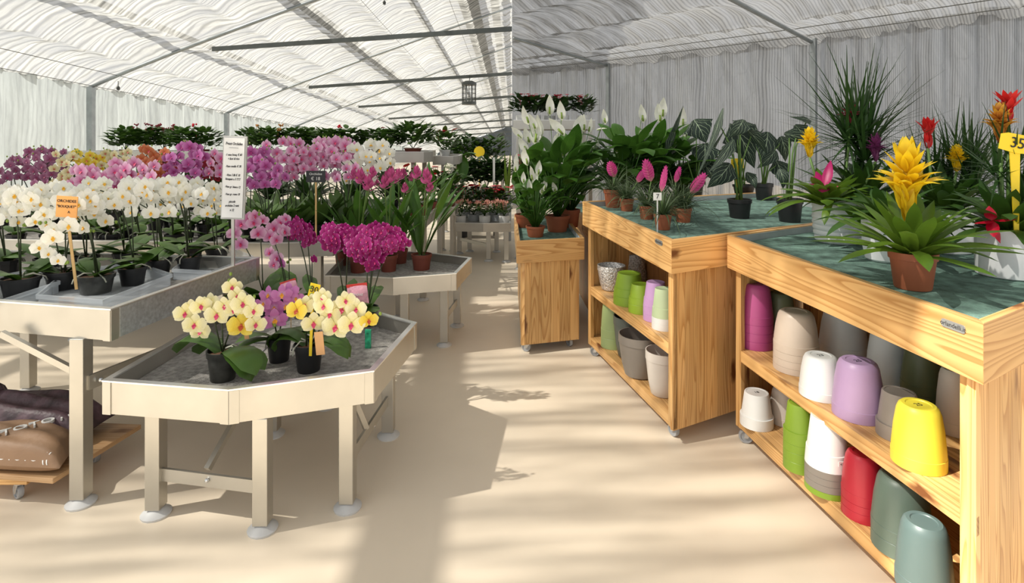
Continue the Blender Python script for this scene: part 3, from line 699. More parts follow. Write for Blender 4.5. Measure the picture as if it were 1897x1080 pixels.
# coloured orchids in rows on the bench behind
ROWS = [ # px, y_top, y_bot, d, colour, flower size, columns
    (2, 300, 345, 4.9, 'mauve', .085, 2, 'at the left picture edge'), (22, 298, 325, 5.3, 'mauve', .07, 1, 'second from the left picture edge'), (38, 288, 330, 5.1, 'mauve', .085, 2, 'left of the tallest dusky clump'),
    (62, 278, 330, 5.0, 'mauve', .095, 3, 'the tallest dusky clump'), (84, 290, 335, 4.9, 'mauve', .09, 2, 'right of the tallest dusky clump'), (104, 278, 330, 5.2, 'mauve', .085, 2, 'next to the cream ones'),
    (124, 282, 335, 4.9, 'cream', .085, 3, 'between dusky mauve and yellow ones'), (150, 292, 318, 5.3, 'yellow', .085, 2, 'left of the tall yellow one'), (166, 282, 315, 5.2, 'yellow', .09, 2, 'in front of the first wall post'),
    (188, 290, 315, 5.3, 'yellow', .085, 2, 'right of the wall post'), (212, 282, 310, 5.2, 'cream', .085, 3, 'behind the large pink blooms'), (236, 280, 308, 5.3, 'cream', .085, 2, 'left of the orange-red one'),
    (160, 312, 338, 4.35, 'pink', .10, 2, 'left end of the big pink spray'), (192, 308, 340, 4.25, 'pink', .115, 3, 'middle of the big pink spray'), (222, 318, 346, 4.3, 'pink', .10, 2, 'low in the big pink spray'),
    (252, 300, 342, 4.3, 'pink', .115, 3, 'right end of the big pink spray'), (288, 276, 325, 4.7, 'orange', .10, 3, 'orange-red spray right of the pink'), (312, 282, 330, 4.8, 'red', .09, 2, 'between orange-red and purple sprays'),
    (328, 285, 325, 4.6, 'orchidpurple', .09, 2, 'left of the tall purple-pink spray'), (346, 268, 330, 4.4, 'orchidpurple', .10, 2, 'tall purple-pink spray left of the price board'), (366, 268, 332, 4.4, 'orchidpurple', .10, 2, 'second purple-pink spray left of the price board'),
    (390, 290, 330, 4.7, 'red', .09, 3, 'dark red spray left of the price board'), (408, 278, 322, 4.5, 'pink', .09, 2, 'just left of the price board'),
    (462, 275, 335, 4.3, 'orchidpurple', .095, 2, 'just right of the price board'), (484, 278, 340, 4.3, 'orchidpurple', .10, 2, 'second right of the price board'), (500, 305, 345, 4.2, 'orchidpurple', .095, 3, 'hanging low right of the price board'),
    (512, 278, 305, 5.0, 'white', .09, 2, 'white spray peeping between pink ones'), (528, 262, 325, 4.5, 'pink', .095, 3, 'tall pink spray left of the black sign'), (546, 275, 325, 4.4, 'pink', .09, 2, 'pink spray low beside the black sign'),
    (566, 262, 320, 4.6, 'pink', .10, 3, 'pink spray above the black sign'), (590, 268, 312, 4.5, 'pink', .095, 3, 'pink spray over the right end of the black sign'), (612, 262, 325, 4.5, 'pink', .10, 3, 'pink spray right of the black sign'),
    (630, 258, 300, 4.6, 'pink', .10, 3, 'tallest pink spray next to the white one'), (644, 290, 325, 4.4, 'pink', .09, 2, 'last pink spray before the white one'), (674, 268, 330, 4.6, 'white', .11, 3, 'left half of the pure white spray at the right end'), (696, 266, 315, 4.7, 'white', .11, 3, 'right half of the pure white spray at the right end')]
for i, (x, yt, yb, d, c, fs, nc, where) in enumerate(ROWS):
    bx = P(x, 0, d).x; bx = max(-5.25, min(-1.28 if d < 6 else -.6, bx))
    b = free((bx, d, BA), .062); d = b.y; zt, zb = P(x, yt, d).z, P(x, yb, d).z; dx = P(x, 0, d).x - bx
    sp = []
    for k in range(nc):
        x0 = dx + (k - (nc - 1) / 2) * fs * .85
        sp.append(column_spike(x0, b, .1, zt - R.uniform(0, .04), zb + R.uniform(-.02, .03), R.choice((4, 5)) if zt - zb > .17 else 3, fs, R.uniform(-.04, .04)))
    nm = {'mauve': 'dusky mauve', 'cream': 'cream', 'yellow': 'yellow', 'pink': 'pink', 'orange': 'orange-red', 'red': 'dark red', 'orchidpurple': 'purple-pink', 'white': 'white'}[c]
    orchid('%s moth orchid, %s' % (nm, where), b, c, sp, .06, .1, 'black_plastic', 9 if x > 440 else 5, .34 if x > 440 else .2, .085, 'coloured moth orchids on the rear bench', hi=False, droop=(.2, 1.0) if x > 440 else (-.3, .3), roots=False)
for i in range(9):
    b = free((-4.9 + .45 * i, 6.15 + .12 * (i % 2), BA), .08); o = thing('foliage_plant', b, 'dark green strap-leaved plant behind the coloured orchids, %s from left' % ordn(i), 'potted plant', 'strap-leaved plants behind the orchids'); add_pot(o, .075, .12, 'black_plastic', n=14)
    m = MB()
    for k in range(46):
        a = R.uniform(0, 2 * PI); e = R.uniform(.6, 1.45); m.arc((.02 * math.cos(a), .02 * math.sin(a), .1), a, e, e - R.uniform(.3, 1.2), R.uniform(.3, .48), R.uniform(.05, .08), 6, 'lance', 0, .2)
    m.build('leaves', 'leaf_dark', o)
# orchids at the rear of the low bench
def px_spikes(lists, d, jit=.03):
    out = []
    for l in lists: out.append([(P(q[0], q[1], d + R.uniform(-jit, jit)), q[2] * d / F * 1.12) + tuple(q[3:]) for q in l])
    return out
b = fl(487, 583, BB)
orchid('pale pink moth orchid with tall dark stems at back left of the low bench', b, 'pink', px_spikes([[(446, 452, 26), (433, 432, 25), (447, 415, 27), (462, 405, 26), (472, 400, 22)], [(478, 432, 26), (470, 412, 24), (487, 408, 20)]], 3.35), .06, .1, 'smoky_pot', 6, .24, .09, droop=(-.2, .6))
b = fl(533, 577, BB)
orchid('pale pink moth orchid with arching blooms behind the violet one', b, 'pink', px_spikes([[(513, 478, 24), (500, 468, 22), (508, 490, 20), (520, 488, 20, 'orchidpurple')], [(500, 438, 24), (508, 422, 27), (520, 412, 24), (528, 428, 26), (512, 444, 22), (488, 430, 22)], [(530, 405, 20), (535, 428, 24)]], 3.4), .06, .1, 'smoky_pot', 6, .24, .09, droop=(-.2, .6))
def dome(cx, cy, rx, ry, n, size, d, col='magenta'):
    pts = []
    k = 0
    while len(pts) < n:
        a = k * 2.39996; r = math.sqrt((k + .5) / n); k += 1
        pts.append((cx + rx * r * math.cos(a), cy + ry * r * math.sin(a), size * R.uniform(.9, 1.1)))
    return pts
def dome_spikes(groups, d, dep=.10):
    out = []
    for (cx, cy, rx, ry, n, size) in groups:
        l = []
        for (x, y, s) in dome(cx, cy, rx, ry, n, size, d):
            dd = d - dep * math.sqrt(max(0, 1 - ((x - cx) / rx) ** 2 - ((y - cy) / ry) ** 2)); l.append((P(x, y, dd), s * dd / F * 1.15))
        l.sort(key=lambda q: -(q[0].x - P(cx, cy, d).x) ** 2); out.append(l)
    return out
def bushy_orchid(label, base, groups, d, **k):
    base = Vector(base); o = thing('miniature_orchid', base, label, 'orchid', 'magenta miniature orchids')
    add_pot(o, .055, .10, 'smoky_pot', 'nursery', 'bark', n=16); orchid_leaves(o, .09, 6, .22, .07, (-.6, .3))
    for grp, fls in zip(groups, dome_spikes(groups, d)):
        c = P(grp[0], grp[1] + grp[3] * .5, d + .02) - base
        p0 = Vector((0, 0, .09)); m = MB(); m.tube([p0, p0.lerp(c, .5) + Vector((0, 0, .03)), c], .0035, 5)
        for q in fls[::3]: m.tube([c, q[0] - base + Vector((0, .012, 0))], .0016, 4)
        st = m.build('flower_spike', 'stem_dark', o)
        for p, s in fls: inst(flower_mesh('magenta', True), 'flower', st, p - base, (R.uniform(-.4, .3), R.uniform(-.4, .4), R.uniform(-.6, .6)), s)
bushy_orchid('magenta miniature orchid behind the pale pink ones on the low bench', fl(578, 580, BB), [(552, 425, 22, 17, 16, 17), (570, 440, 14, 14, 9, 17), (578, 480, 6, 6, 1, 17)], 3.45)
bushy_orchid('magenta miniature orchid with the left-hand dome of blooms above the pink sachet', fl(640, 594, BB), [(618, 440, 24, 24, 22, 19), (645, 432, 18, 14, 10, 19)], 3.2)
bushy_orchid('magenta miniature orchid with the wide dome of blooms at the right of the low bench', fl(682, 602, BB), [(678, 455, 36, 30, 34, 20), (722, 448, 34, 20, 24, 17), (700, 430, 40, 14, 18, 18), (690, 486, 20, 12, 8, 18)], 3.15)
# the three orchids in front
Q = 2.36
b = fl(413, 702, BB)
orchid('pale yellow moth orchid in a clear pot, leftmost of the front three', b, 'lemon', px_spikes([[(372, 566, 34), (356, 570, 32), (343, 580, 36), (360, 601, 36), (371, 613, 34)], [(402, 583, 40), (390, 560, 32), (416, 566, 32), (447, 603, 44, 'yellow'), (474, 600, 34), (470, 575, 32)], [(450, 562, 38), (434, 572, 36), (440, 548, 32), (430, 531, 32)]], Q), .064, .125, 'smoky_pot', 5, .29, .125, droop=(-1.7, -1.1), az0=-.35, yawr=.35)
b = fl(517, 668, BB)
orchid('violet moth orchid in a black pot, middle of the front three', b, 'violet', px_spikes([[(488, 562, 30), (497, 546, 30), (508, 570, 36), (509, 592, 42)], [(530, 566, 34), (522, 545, 34), (536, 540, 32), (548, 552, 28)]], 2.5), .055, .11, 'black_plastic', 5, .20, .075, droop=(-1.3, -.6), az0=.5, yawr=.35)
b = fl(572, 686, BB)
orchid('pale yellow moth orchid with a wooden tag, rightmost of the front three', b, 'lemon', px_spikes([[(565, 565, 32), (550, 575, 36, 'yellow'), (581, 598, 40), (578, 560, 30)], [(600, 566, 36), (597, 550, 30), (622, 605, 46), (612, 580, 38), (651, 600, 44), (683, 593, 32, 'yellow')], [(634, 572, 42), (640, 556, 32), (660, 572, 36), (668, 588, 32)]], Q - .02), .062, .12, 'black_plastic', 6, .28, .095, droop=(-1.8, -1.1), az0=-.3, yawr=.35)
def card_stick(name, label, cat, px, py, d, w, h, zbase, cardm, stickm, lines, size, stickw=.008, thick=.003, tilt=0, inkm='ink', dy=0, group=None, swid=None):
    c = P(px, py, d); o = thing(name, (c.x, c.y, zbase), label, cat, group); zc = c.z - zbase
    M3 = Matrix.Rotation(tilt, 3, 'Y')
    m = MB(); m.box((0, 0, zc), (w, thick, h), rot=M3); m.build('card', cardm, o, bevel=.0008)
    lo = Vector((0, 0, zc)) + M3 @ Vector((0, 0, -h / 2)); m = MB(); m.bar((lo.x * 1.0 + dy, .003, -.01), (lo.x, .003, lo.z + h * .3), swid or stickw, thick * .9, up=(0, 1, 0)); m.build('stick', stickm, o)
    for t, (dx, dz, sz) in lines:
        p = Vector((0, 0, zc)) + M3 @ Vector((dx, 0, dz)); M = Matrix.Translation(p + Vector((0, -thick / 2 - .0012, 0))) @ Matrix.Rotation(tilt, 4, 'Y') @ FACE; text_obj(t, sz, M, inkm, o)
    return o
# writing, tags and sachets on the left
card_stick('price_board', 'tall white handwritten price board on a grey post between the orchid benches', 'sign', 434, 329, 3.1, .128, .455, BB, 'board_frame', 'aluminium', [], .01, .02, .012, tilt=.035, swid=.016)
bo = bpy.data.objects['price_board']; zc = P(434, 329, 3.1).z - BB
m = MB(); M3 = Matrix.Rotation(.035, 3, 'Y'); m.box(Vector((0, -.0112, zc)), (.112, .003, .435), rot=M3); m.build('paper', 'white_card', bo)
for t, z, sz in (('Prezzi Orchidee', .185, .0175), ('_______', .172, .018), ('-1 vaso bouq. € 60', .125, .0145), ('+ fiori di rico', .103, .0145), ('-Vaso medio € 30', .062, .0145), ('-Vaso 3 fili € 18', .014, .0145), ('bouquet a 3 TTT', -.008, .0145), ('-Vaso gr. bianco 12', -.050, .0135), ('-Vaso gr. rosso 18', -.090, .0135), ('piccole', -.130, .0155), ('orchidee 2 rami', -.152, .0145), ('x 12', -.176, .0155)):
    p = Vector((0, 0, zc)) + M3 @ Vector((0, 0, z)); text_obj(t, sz, Matrix.Translation(p + Vector((0, -.0139, 0))) @ Matrix.Rotation(.035 + R.uniform(-.03, .03), 4, 'Y') @ FACE, 'ink', bo, ext=.0009, pre=Matrix(((.80, .22, 0, 0), (0, 1.25, 0, 0), (0, 0, 1, 0), (0, 0, 0, 1))))
card_stick('price_sign', 'orange cardboard sign on a bamboo stick among the white orchids', 'sign', 124, 383, 2.62, .098, .098, BA + .08, 'orange_card', 'bamboo', [('ORCHIDEE', (0, .026, .0185)), ('"BOUQUET"', (.0, .001, .0165)), ('A', (.012, -.024, .016))], .01, .013, .004, tilt=.06, dy=.045)
card_stick('price_sign', 'small black chalk sign reading € 18 in front of the pink orchids', 'sign', 585, 327, 4.05, .138, .082, BA, 'black_card', 'bamboo', [('Orchidee', (0, .018, .024)), ('€ 18', (0, -.016, .034))], .01, .012, .005, inkm='chalk')
card_stick('price_tag', 'yellow tag reading 30 stuck beside the front yellow orchid', 'sign', 582, 538, 2.41, .044, .058, BB + .10, 'yellow_card', 'yellow_card', [('30', (0, .004, .036))], .01, .012, .003, tilt=.25, dy=-.01)
for (x, y, d, w, h, lab) in ((592, 636, 2.33, .036, .095, 'blank wooden tag standing in front of the right-hand yellow orchid'), (456, 612, 2.45, .02, .075, 'narrow wooden tag behind the left-hand yellow orchid')):
    c = P(x, y, d); m = MB(); m.box((0, 0, .0), (w, .004, h), rot=Matrix.Rotation(-.1, 3, 'Y')); o = m.build('plant_label', 'tag_wood', None, c, bevel=.001); tag(o, lab, 'label')
def sachet(label, px, py, d, w, h, tilt, pm='sachet_pink'):
    c = P(px, py, d); o = thing('plant_food_sachet', (c.x, c.y, c.z - h / 2), label, 'sachet', None); m = MB(); nx = 6; b0 = len(m.v); M3 = Matrix.Rotation(tilt, 3, 'Y')
    for sgn in (-1, 1):
        for j in range(7):
            for i in range(nx + 1):
                u, v = i / nx - .5, j / 6 - .5; bul = .012 * (1 - (2 * u) ** 2) * (1 - (2 * v) ** 2) + .001
                m.v.append(M3 @ Vector((u * w, sgn * bul, v * h)) + Vector((0, 0, h / 2)))
    for s_ in range(2):
        for j in range(6):
            for i in range(nx):
                a = b0 + s_ * 7 * (nx + 1) + j * (nx + 1) + i; f = [a, a + 1, a + nx + 2, a + nx + 1]; m.face(f if s_ == 0 else f[::-1], 0)
    m.build('pouch', pm, o); m = MB(); m.box(Vector((0, 0, h / 2)) + M3 @ Vector((0, 0, h / 2)), (w * 1.02, .004, h * .16), rot=M3); m.build('seal_strip', 'sachet_red', o)
    m = MB(); m.tube([(0, .012, h * .3), (0, .016, BB - (c.z - h / 2))], .002, 5); m.build('stick', 'bamboo', o)
    text_obj('Orchid', h * .2, Matrix.Translation(Vector((0, -.014, h * .55))) @ FACE, 'white_card', o)
sachet('pink plant food sachet with red top leaning by the magenta miniature orchids', 663, 546, 2.95, .105, .10, -.12)
sachet('pink and red plant food sachet tilted behind the violet orchid', 537, 534, 3.0, .085, .075, -.3)
c = P(682, 632, 2.75); m = MB(); m.box((0, 0, 0), (.028, .012, .09)); tag(m.build('plant_food_sachet', 'sachet_green', None, (c.x, c.y, BB + .045)), 'small green and pink packet standing behind the right-hand yellow orchid', 'sachet')
m = MB(); q = [fl(x, y, BB + .003) for x, y in ((463, 635), (503, 635), (478, 658), (452, 658))]; m.tube(q + [q[0]], .004, 5); tag(m.build('wire_frame', 'steel'), 'bent grey wire frame lying on the gravel between the front orchids', 'frame')
# clear carrying trays around the front white pots
def clear_tray(label, pts, z0=BA, h=.062):
    q = [fl(x, y, z0 + h) for x, y in pts]; n = len(q); c = sum(q, Vector()) / n; o = thing('carrying_tray', (c.x, c.y, z0), label, 'tray', 'clear plastic carrying trays')
    q = [Vector((p.x - c.x, p.y - c.y, 0)) for p in q]; m = MB(); l = MB()
    def rg(a, b, t0, t1, za, zb): return [Vector((p.x * t, p.y * t, z)) for z in (za, zb) for p, t in ((a, t1), (b, t1), (b, t0), (a, t0))]
    for i in range(n):
        j = (i + 1) % n; m.hexa(rg(q[i], q[j], .955, .965, .002, h * .75)); l.hexa(rg(q[i], q[j], .965, 1.0, h * .70, h)); 
    m.prism([p * .955 for p in q], .001, .004); m.build('tray_body', 'clear_plastic', o); l.build('tray_rim', 'clear_plastic', o); return o
t2 = clear_tray('clear plastic tray with a brown sticker at the near corner of the tall bench', [(66, 546), (190, 556), (202, 551), (320, 507), (250, 484), (120, 502)])
clear_tray('clear plastic tray at the left picture edge under the white orchids', [(-60, 560), (-30, 566), (112, 520), (60, 498), (-80, 524)])
clear_tray('clear plastic tray of orchids near the far end of the tall bench', [(318, 498), (392, 502), (404, 498), (470, 474), (440, 462), (350, 474)])
c = fl(126, 556, BA + .03); m = MB(); m.box((c.x - t2.location.x, c.y - t2.location.y - .008, .03), (.068, .002, .033)); st = m.build('sticker', 'tag_wood', t2)
text_obj('B 8', .022, Matrix.Translation((c.x - t2.location.x, c.y - t2.location.y - .011, .03)) @ FACE, 'ink', t2)
# ------------------------------------------------------------------ curcuma and other foliage
def curcuma(label, base, H, r=.075, ph=.13, nl=16, heads=(), potm='terracotta_dark', spread=1.0, group='pink-headed plants in terracotta pots'):
    base = Vector(base); o = thing('curcuma', base, label, 'potted plant', group); add_pot(o, r, ph, potm, n=20)
    m = MB()
    for k in range(nl):
        a = R.uniform(0, 2 * PI); e0 = R.uniform(1.1, 1.5); m.arc((.02 * math.cos(a), .02 * math.sin(a), ph * .9), a, e0, e0 - R.uniform(.2, .9) * spread, H * R.uniform(.6, 1.05), R.uniform(.045, .075), 7, 'petiole_leaf' if k % 3 else 'lance', 0, .25)
    m.build('leaves', 'leaf_curcuma', o)
    for (x, y, d, s) in heads:
        c = P(x, y, d) - base; m = MB(); m.tube([(0, 0, ph * .9), Vector((c.x * .4, c.y * .4, c.z * .6)), c], .005, 5); st = m.build('stem', 'stem_green', o)
        m = MB()
        for j in range(14):
            a = j * 2.4; e = .35 + 1.1 * j / 14; z = c.z - s * .35 + s * .6 * j / 14
            m.arc((c.x, c.y, z), a, e, e + .35, s * (.62 - .015 * j), s * .26, 4, 'lance', 0, .35)
        m.build('flower_head', 'curcuma_pink', st)
    return o
curcuma('pink-headed plant in the brown pot nearest the aisle on the middle bench', fl(781, 500, BB + .005), .72, .08, .125, 16, [(790, 330, 3.9, .13), (796, 348, 3.95, .09)], 'terracotta_dark')
curcuma('pink-headed plant in a brown pot left of the one nearest the aisle', fl(720, 503, BB + .005), .66, .07, .13, 14, [(725, 328, 3.9, .13), (712, 340, 3.9, .11)])
curcuma('pink-headed plant in a brown pot behind the magenta blooms', fl(664, 505, BB + .005), .66, .07, .13, 14, [(668, 330, 3.95, .13), (682, 342, 3.9, .13), (690, 322, 3.95, .10)])
curcuma('pink-headed plant in a brown pot at the back of the middle bench', fl(741, 488, BB + .005), .66, .065, .12, 12, [(750, 350, 4.2, .09), (738, 325, 4.2, .10), (772, 322, 4.25, .12)])
curcuma('leafy plant with one pink head at the left end of the middle bench', fl(634, 492, BB + .005), .6, .06, .12, 12, [(655, 325, 4.3, .10)])
for i, (x, y, c) in enumerate(((668, 320, .10), (705, 316, .09), (735, 312, .1))):
    b = Vector((-.99 + .09 * i, 5.45 + .3 * i, .75)); curcuma('pink-headed plant on the narrow rear bench, %s from left' % ordn(i), b, .5, .06, .11, 9, [(x + 12, y + 12, 5.3, .12), (x + 28, y + 18, 5.3, .1)])
# white and grey mixed flowers below the high bench
def bush(name, label, base, r, h, n, leafm='leaf_bush', ls=.06, flowers=None, pot=None, group=None, prof='oval', cat='potted plant', leafpart='leaves'):
    base = free(base, pot[0] * 1.02 if pot else .05); o = thing(name, base, label, cat, group); ph = 0
    if pot: ph = pot[1]; add_pot(o, pot[0], pot[1], pot[2], pot[3] if len(pot) > 3 else 'nursery', n=16)
    m = MB(); c = Vector((0, 0, ph + h * .45))
    for k in range(n):
        a = k * 2.39996; zz = 1 - 1.7 * (k + .5) / n; rr = math.sqrt(max(0, 1 - zz * zz)); d = Vector((rr * math.cos(a), rr * math.sin(a), zz)); q = R.uniform(.65, 1.0)
        p = c + Vector((d.x * r * q, d.y * r * q, d.z * h * .5 * q)); m.arc(p, a + R.uniform(-.5, .5), R.uniform(.1, 1.2), R.uniform(-.7, .5), ls * R.uniform(.8, 1.4), ls * (.9 if prof == 'oval' else .62), 3, prof, 0, .15)
    for k in range(7):
        a = R.uniform(0, 2 * PI); m.tube([(0, 0, ph * .85), (r * .5 * math.cos(a), r * .5 * math.sin(a), ph + h * .5)], .004, 4)
    m.build(leafpart, leafm, o)
    if flowers:
        fm, nf, fs, kind = flowers
        for k in range(nf):
            a = R.uniform(0, 2 * PI); rr = math.sqrt(R.random()) * r * .9; p = Vector((rr * math.cos(a), rr * math.sin(a), ph + h * R.uniform(.85, 1.12))); m = MB()
            if kind == 'spathe':
                m.arc(p, R.uniform(-2.6, -.5), R.uniform(-.2, .7), R.uniform(-.6, .3), fs, fs * .85, 4, 'oval', 0, .15)
            elif kind == 'cluster':
                for j in range(9): m.ball(p + Vector((R.uniform(-1, 1), R.uniform(-1, 1), R.uniform(-.5, .6))) * fs * .5, fs * .22, 0, 5)
            else:
                for j in range(7): m.arc(p + Vector((R.uniform(-.3, .3), R.uniform(-.3, .3), 0)) * fs, R.uniform(0, 6.28), R.uniform(.3, 1.4), R.uniform(.2, 1.2), fs, fs * .3, 3, 'lance', 0, .2)
            m.tube([(p.x * .7, p.y * .7, ph + h * .5), p], .003, 4)
            m.build('flower', fm, o)
    return o
# dark bushes along the high rear bench
zE = ZE - .03
for i, x in enumerate((232, 268, 303, 340, 378, 470, 500, 545, 580, 612, 645, 690)):
    d = 7.55 + .1 * (i % 3); b = P(x, 0, d); b.z = zE
    f = ('bract_rose', 7, .045, 'cluster') if i in (1, 2) else (('bract_orange', 3, .045, 'cluster') if i in (6,) else (('spathe_red', 1, .06, 'cluster') if i in (4, 9) else None))
    bush('geranium', 'dark green bushy plant on the high rear bench%s, %s from left' % (' with dark red blooms' if i in (1, 2) else '', ordn(i)), b, .21, .30, 150, 'leaf_bush', .085, f, (.07, .05, 'terracotta_dark'), 'bushy plants on the high rear bench')
b = P(765, 0, 7.45); b.z = zE
bush('potted_bush', 'large green plant in a shallow brown bowl at the right end of the high bench', b, .26, .36, 190, 'leaf_bush', .12, None, (.12, .07, 'terracotta_dark'), None, 'lance')
b = P(722, 0, 7.4); b.z = zE
bush('potted_bush', 'round-leaved green plant left of the shallow brown bowl', b, .18, .28, 120, 'leaf_bush', .09, ('spathe_red', 1, .07, 'spathe'), (.07, .06, 'terracotta_dark'), None)
b = Vector((P(824, 0, 8.0).x, 8.0, ZE2 - .03))
bush('anthurium', 'red anthurium in a white pot on the short high bench', b, .17, .28, 70, 'leaf_bush', .12, ('spathe_red', 5, .09, 'spathe'), (.08, .11, 'white_plastic'), None, 'lance')
# row on the floor-side shelves behind the terracotta pots: mixed blooms
for i, (x, y, d, fm, pm) in enumerate(((745, 330, 6.2, 'spathe_red', 'grey_plastic'), (765, 345, 6.0, 'spathe_white', 'white_plastic'), (800, 330, 6.3, 'spathe_white', 'grey_plastic'), (822, 345, 6.1, 'spathe_red', 'white_plastic'))):
    pass
o = thing('display_bench', (0, 0, 0), 'aluminium bench under the high benches with red and white anthuriums', 'bench'); tray(o, [Vector((-1.6, 6.75, 0)), Vector((-.68, 6.75, 0)), Vector((-.68, 7.12, 0)), Vector((-1.6, 7.12, 0))], .72, .1, depth=.03)
for f in ((-1.55, 6.8), (-.72, 6.8), (-.72, 7.08)): leg(o, f, .62, .045)
for i, (x, c) in enumerate(((-1.5, 'spathe_white'), (-1.28, 'spathe_red'), (-1.08, 'spathe_white'), (-.9, 'spathe_red'), (-.75, 'spathe_white'))):
    bush('anthurium', '%s anthurium below the high bench, %s from left' % ('white' if 'white' in c else 'red', ordn(i)), (x, 6.94, .69), .12, .36, 60, 'leaf_bush', .12, (c, 5, .10, 'spathe'), (.06, .11, 'grey_plastic' if i % 2 else 'terracotta_dark'), 'anthuriums below the high bench', 'lance')
# small pale pots on the aisle bench
for i, x in enumerate((853, 877, 898, 920, 941)):
    d = 7.24 + (.12 if i in (1, 3) else 0); b = P(x, 0, d); b.z = ZD - .02; b.x = min(b.x, -.1)
    bush('small_pink_plant', 'salmon pink flowering plant in a %s pot, %s in the aisle bench front row' % ('grey' if i in (1, 3) else 'white', ordn(i)), b, .085, .15, 55, 'leaf_bush', .045, ('petal_small_pink', 7, .05, 'star'), (.072, .085, 'grey_plastic' if i in (1, 3) else 'white_plastic', 'straight'), 'small pink plants by the aisle')
for i, x in enumerate((862, 890, 915, 938)):
    b = P(x, 0, 7.75); b.z = ZD - .02; b.x = min(b.x, -.13)
    bush('anthurium', 'scarlet anthurium behind the small pink plants, %s from left' % ordn(i), b, .15, .30, 60, 'leaf_bush', .12, ('spathe_red', 6, .11, 'spathe'), (.07, .10, 'grey_plastic', 'straight'), 'scarlet anthuriums by the aisle', 'lance')
for i, (x, d, z) in enumerate(((858, 9.8, .60), (880, 9.8, .60), (902, 9.7, .60), (925, 9.8, .60), (940, 9.9, .60))):
    b = P(x, 0, d); b.z = z; b.x = min(b.x, -.26); bush('foliage_plant', 'glossy dark foliage plant on the far table, %s from left' % ordn(i), b, .20, .50, 110, 'leaf_dark', .15, None, (.08, .12, 'black_plastic'), 'glossy dark plants on the far table', 'lance')
for i, x in enumerate((840, 856, 872, 888, 903, 918)):
    b = P(x, 0, 13.0); b.z = .92; b.x = min(b.x, -.38); bush('foliage_plant', 'green foliage plant below the end gable, %s from left' % ordn(i), b, .26, .46 + .1 * (i % 3), 90, 'leaf_bush' if i % 2 else 'leaf_dark', .16, None, (.09, .12, 'black_plastic'), 'foliage plants below the end gable', 'lance')
b = P(856, 0, 8.9); o = thing('rubber_plant', (b.x, b.y, 0), 'tall plant with one broad hanging leaf beside the high bench', 'potted plant'); add_pot(o, .13, .25, 'black_plastic')
m = MB(); m.tube([(0, 0, .2), (.01, 0, .8), (0, 0, 1.32)], .012, 6)
for k in range(7): m.arc((0, 0, .55 + .12 * k), k * 2.2 - 1.2, .7, -.6, .30, .13, 6, 'oval', 0, .15)
m.arc((.0, 0, 1.28), -1.4, -.7, -1.45, .42, .19, 6, 'oval', 0, .1); m.build('leaves', 'leaf_lily', o)
b = P(942, 0, 8.6); o = thing('sansevieria', (-.07, 8.6, ZD - .02 + .0), 'snake plant with upright yellow-edged leaves at the seam of the aisle', 'potted plant'); o.location.z = 0; add_pot(o, .06, .75, 'grey_plastic', 'straight'); m = MB()
for k in range(6): a = k * 1.05; m.arc((.02 * math.cos(a), .01 * math.sin(a), .7), a, 1.5, 1.42, .42 + .12 * (k % 3), .05, 5, 'lance', 0, .2)
m.build('leaves', 'leaf_lime', o)
m = MB(); c = P(888, 281, 11.5); m.lathe([(0, -.01), (.1, -.01), (.1, .01), (0, .01)], 20, (0, 0, c.z), M=Matrix.Rotation(PI / 2, 3, 'X')); o = thing('round_sign', (c.x, c.y, 0), 'round yellow sign on a stick far down the aisle', 'sign')
m2 = MB(); m2.lathe([(0, -.008), (.11, -.008), (.11, .008), (0, .008)], 20, (0, 0, c.z), M=Matrix.Rotation(PI / 2, 3, 'X')); m2.build('disc', 'yellow_card', o); m2 = MB(); m2.tube([(0, .012, .0), (0, .012, c.z)], .01, 5); m2.build('stick', 'yellow_card', o)
c = P(915, 315, 9.0); o = thing('sign_post', (c.x, c.y, 0), 'slim white vertical sign on a dark post by the dark plants', 'sign'); m = MB(); m.box((0, 0, c.z), (.035, .012, .40)); m.build('card', 'white_card', o); m = MB(); m.tube([(0, .01, 0), (0, .01, c.z)], .012, 6); m.build('post', 'black_steel', o)
# hanging insect lanterns
def lantern(label, px, ytop, ybot, w, d):
    top = P(px, ytop, d); bot = P(px, ybot, d); r = w * d / F / 2; h = top.z - bot.z; o = thing('hanging_lantern', (top.x, top.y, bot.z), label, 'lantern', 'caged hanging lanterns')
    m = MB(); m.lathe([(0, h), (r * .5, h), (r * 1.02, h * .93), (r * 1.02, h * .82), (0, h * .82)], 16); m.build('cap', 'black_steel', o)
    m = MB(); m.lathe([(0, 0), (r, 0), (r, h * .13), (0, h * .13)], 16); m.build('base', 'black_steel', o)
    m = MB()
    for k in range(12): a = k * PI / 6; m.tube([(r * .94 * math.cos(a), r * .94 * math.sin(a), h * .1), (r * .94 * math.cos(a), r * .94 * math.sin(a), h * .85)], r * .035, 4)
    for z in (.3, .48, .66): m.tube([(r * .94 * math.cos(t), r * .94 * math.sin(t), h * z) for t in lin(0, 2 * PI, 16)], r * .03, 4)
    m.build('cage', 'black_steel', o)
    for s_ in (-.35, .35): m = MB(); m.tube([(r * s_, 0, h * .12), (r * s_, 0, h * .84)], r * .09, 6); m.build('tube', 'grey_plastic', o)
    m = MB(); m.tube([(0, 0, h), (r * .1, 0, h * 1.08), (0, 0, h * 1.22)], r * .06, 5); m.tube([(0, 0, h * 1.2), (.9 * r, 0, h * 1.24), (3 * r, 0, h * 1.22)], r * .06, 5); m.build('hook', 'black_steel', o)
lantern('black caged lantern hanging from the second tie beam over the aisle', 869, 150, 194, 27, 15.4)
lantern('small black caged lantern hanging far down near the end gable', 932, 246, 268, 9, 30.8)
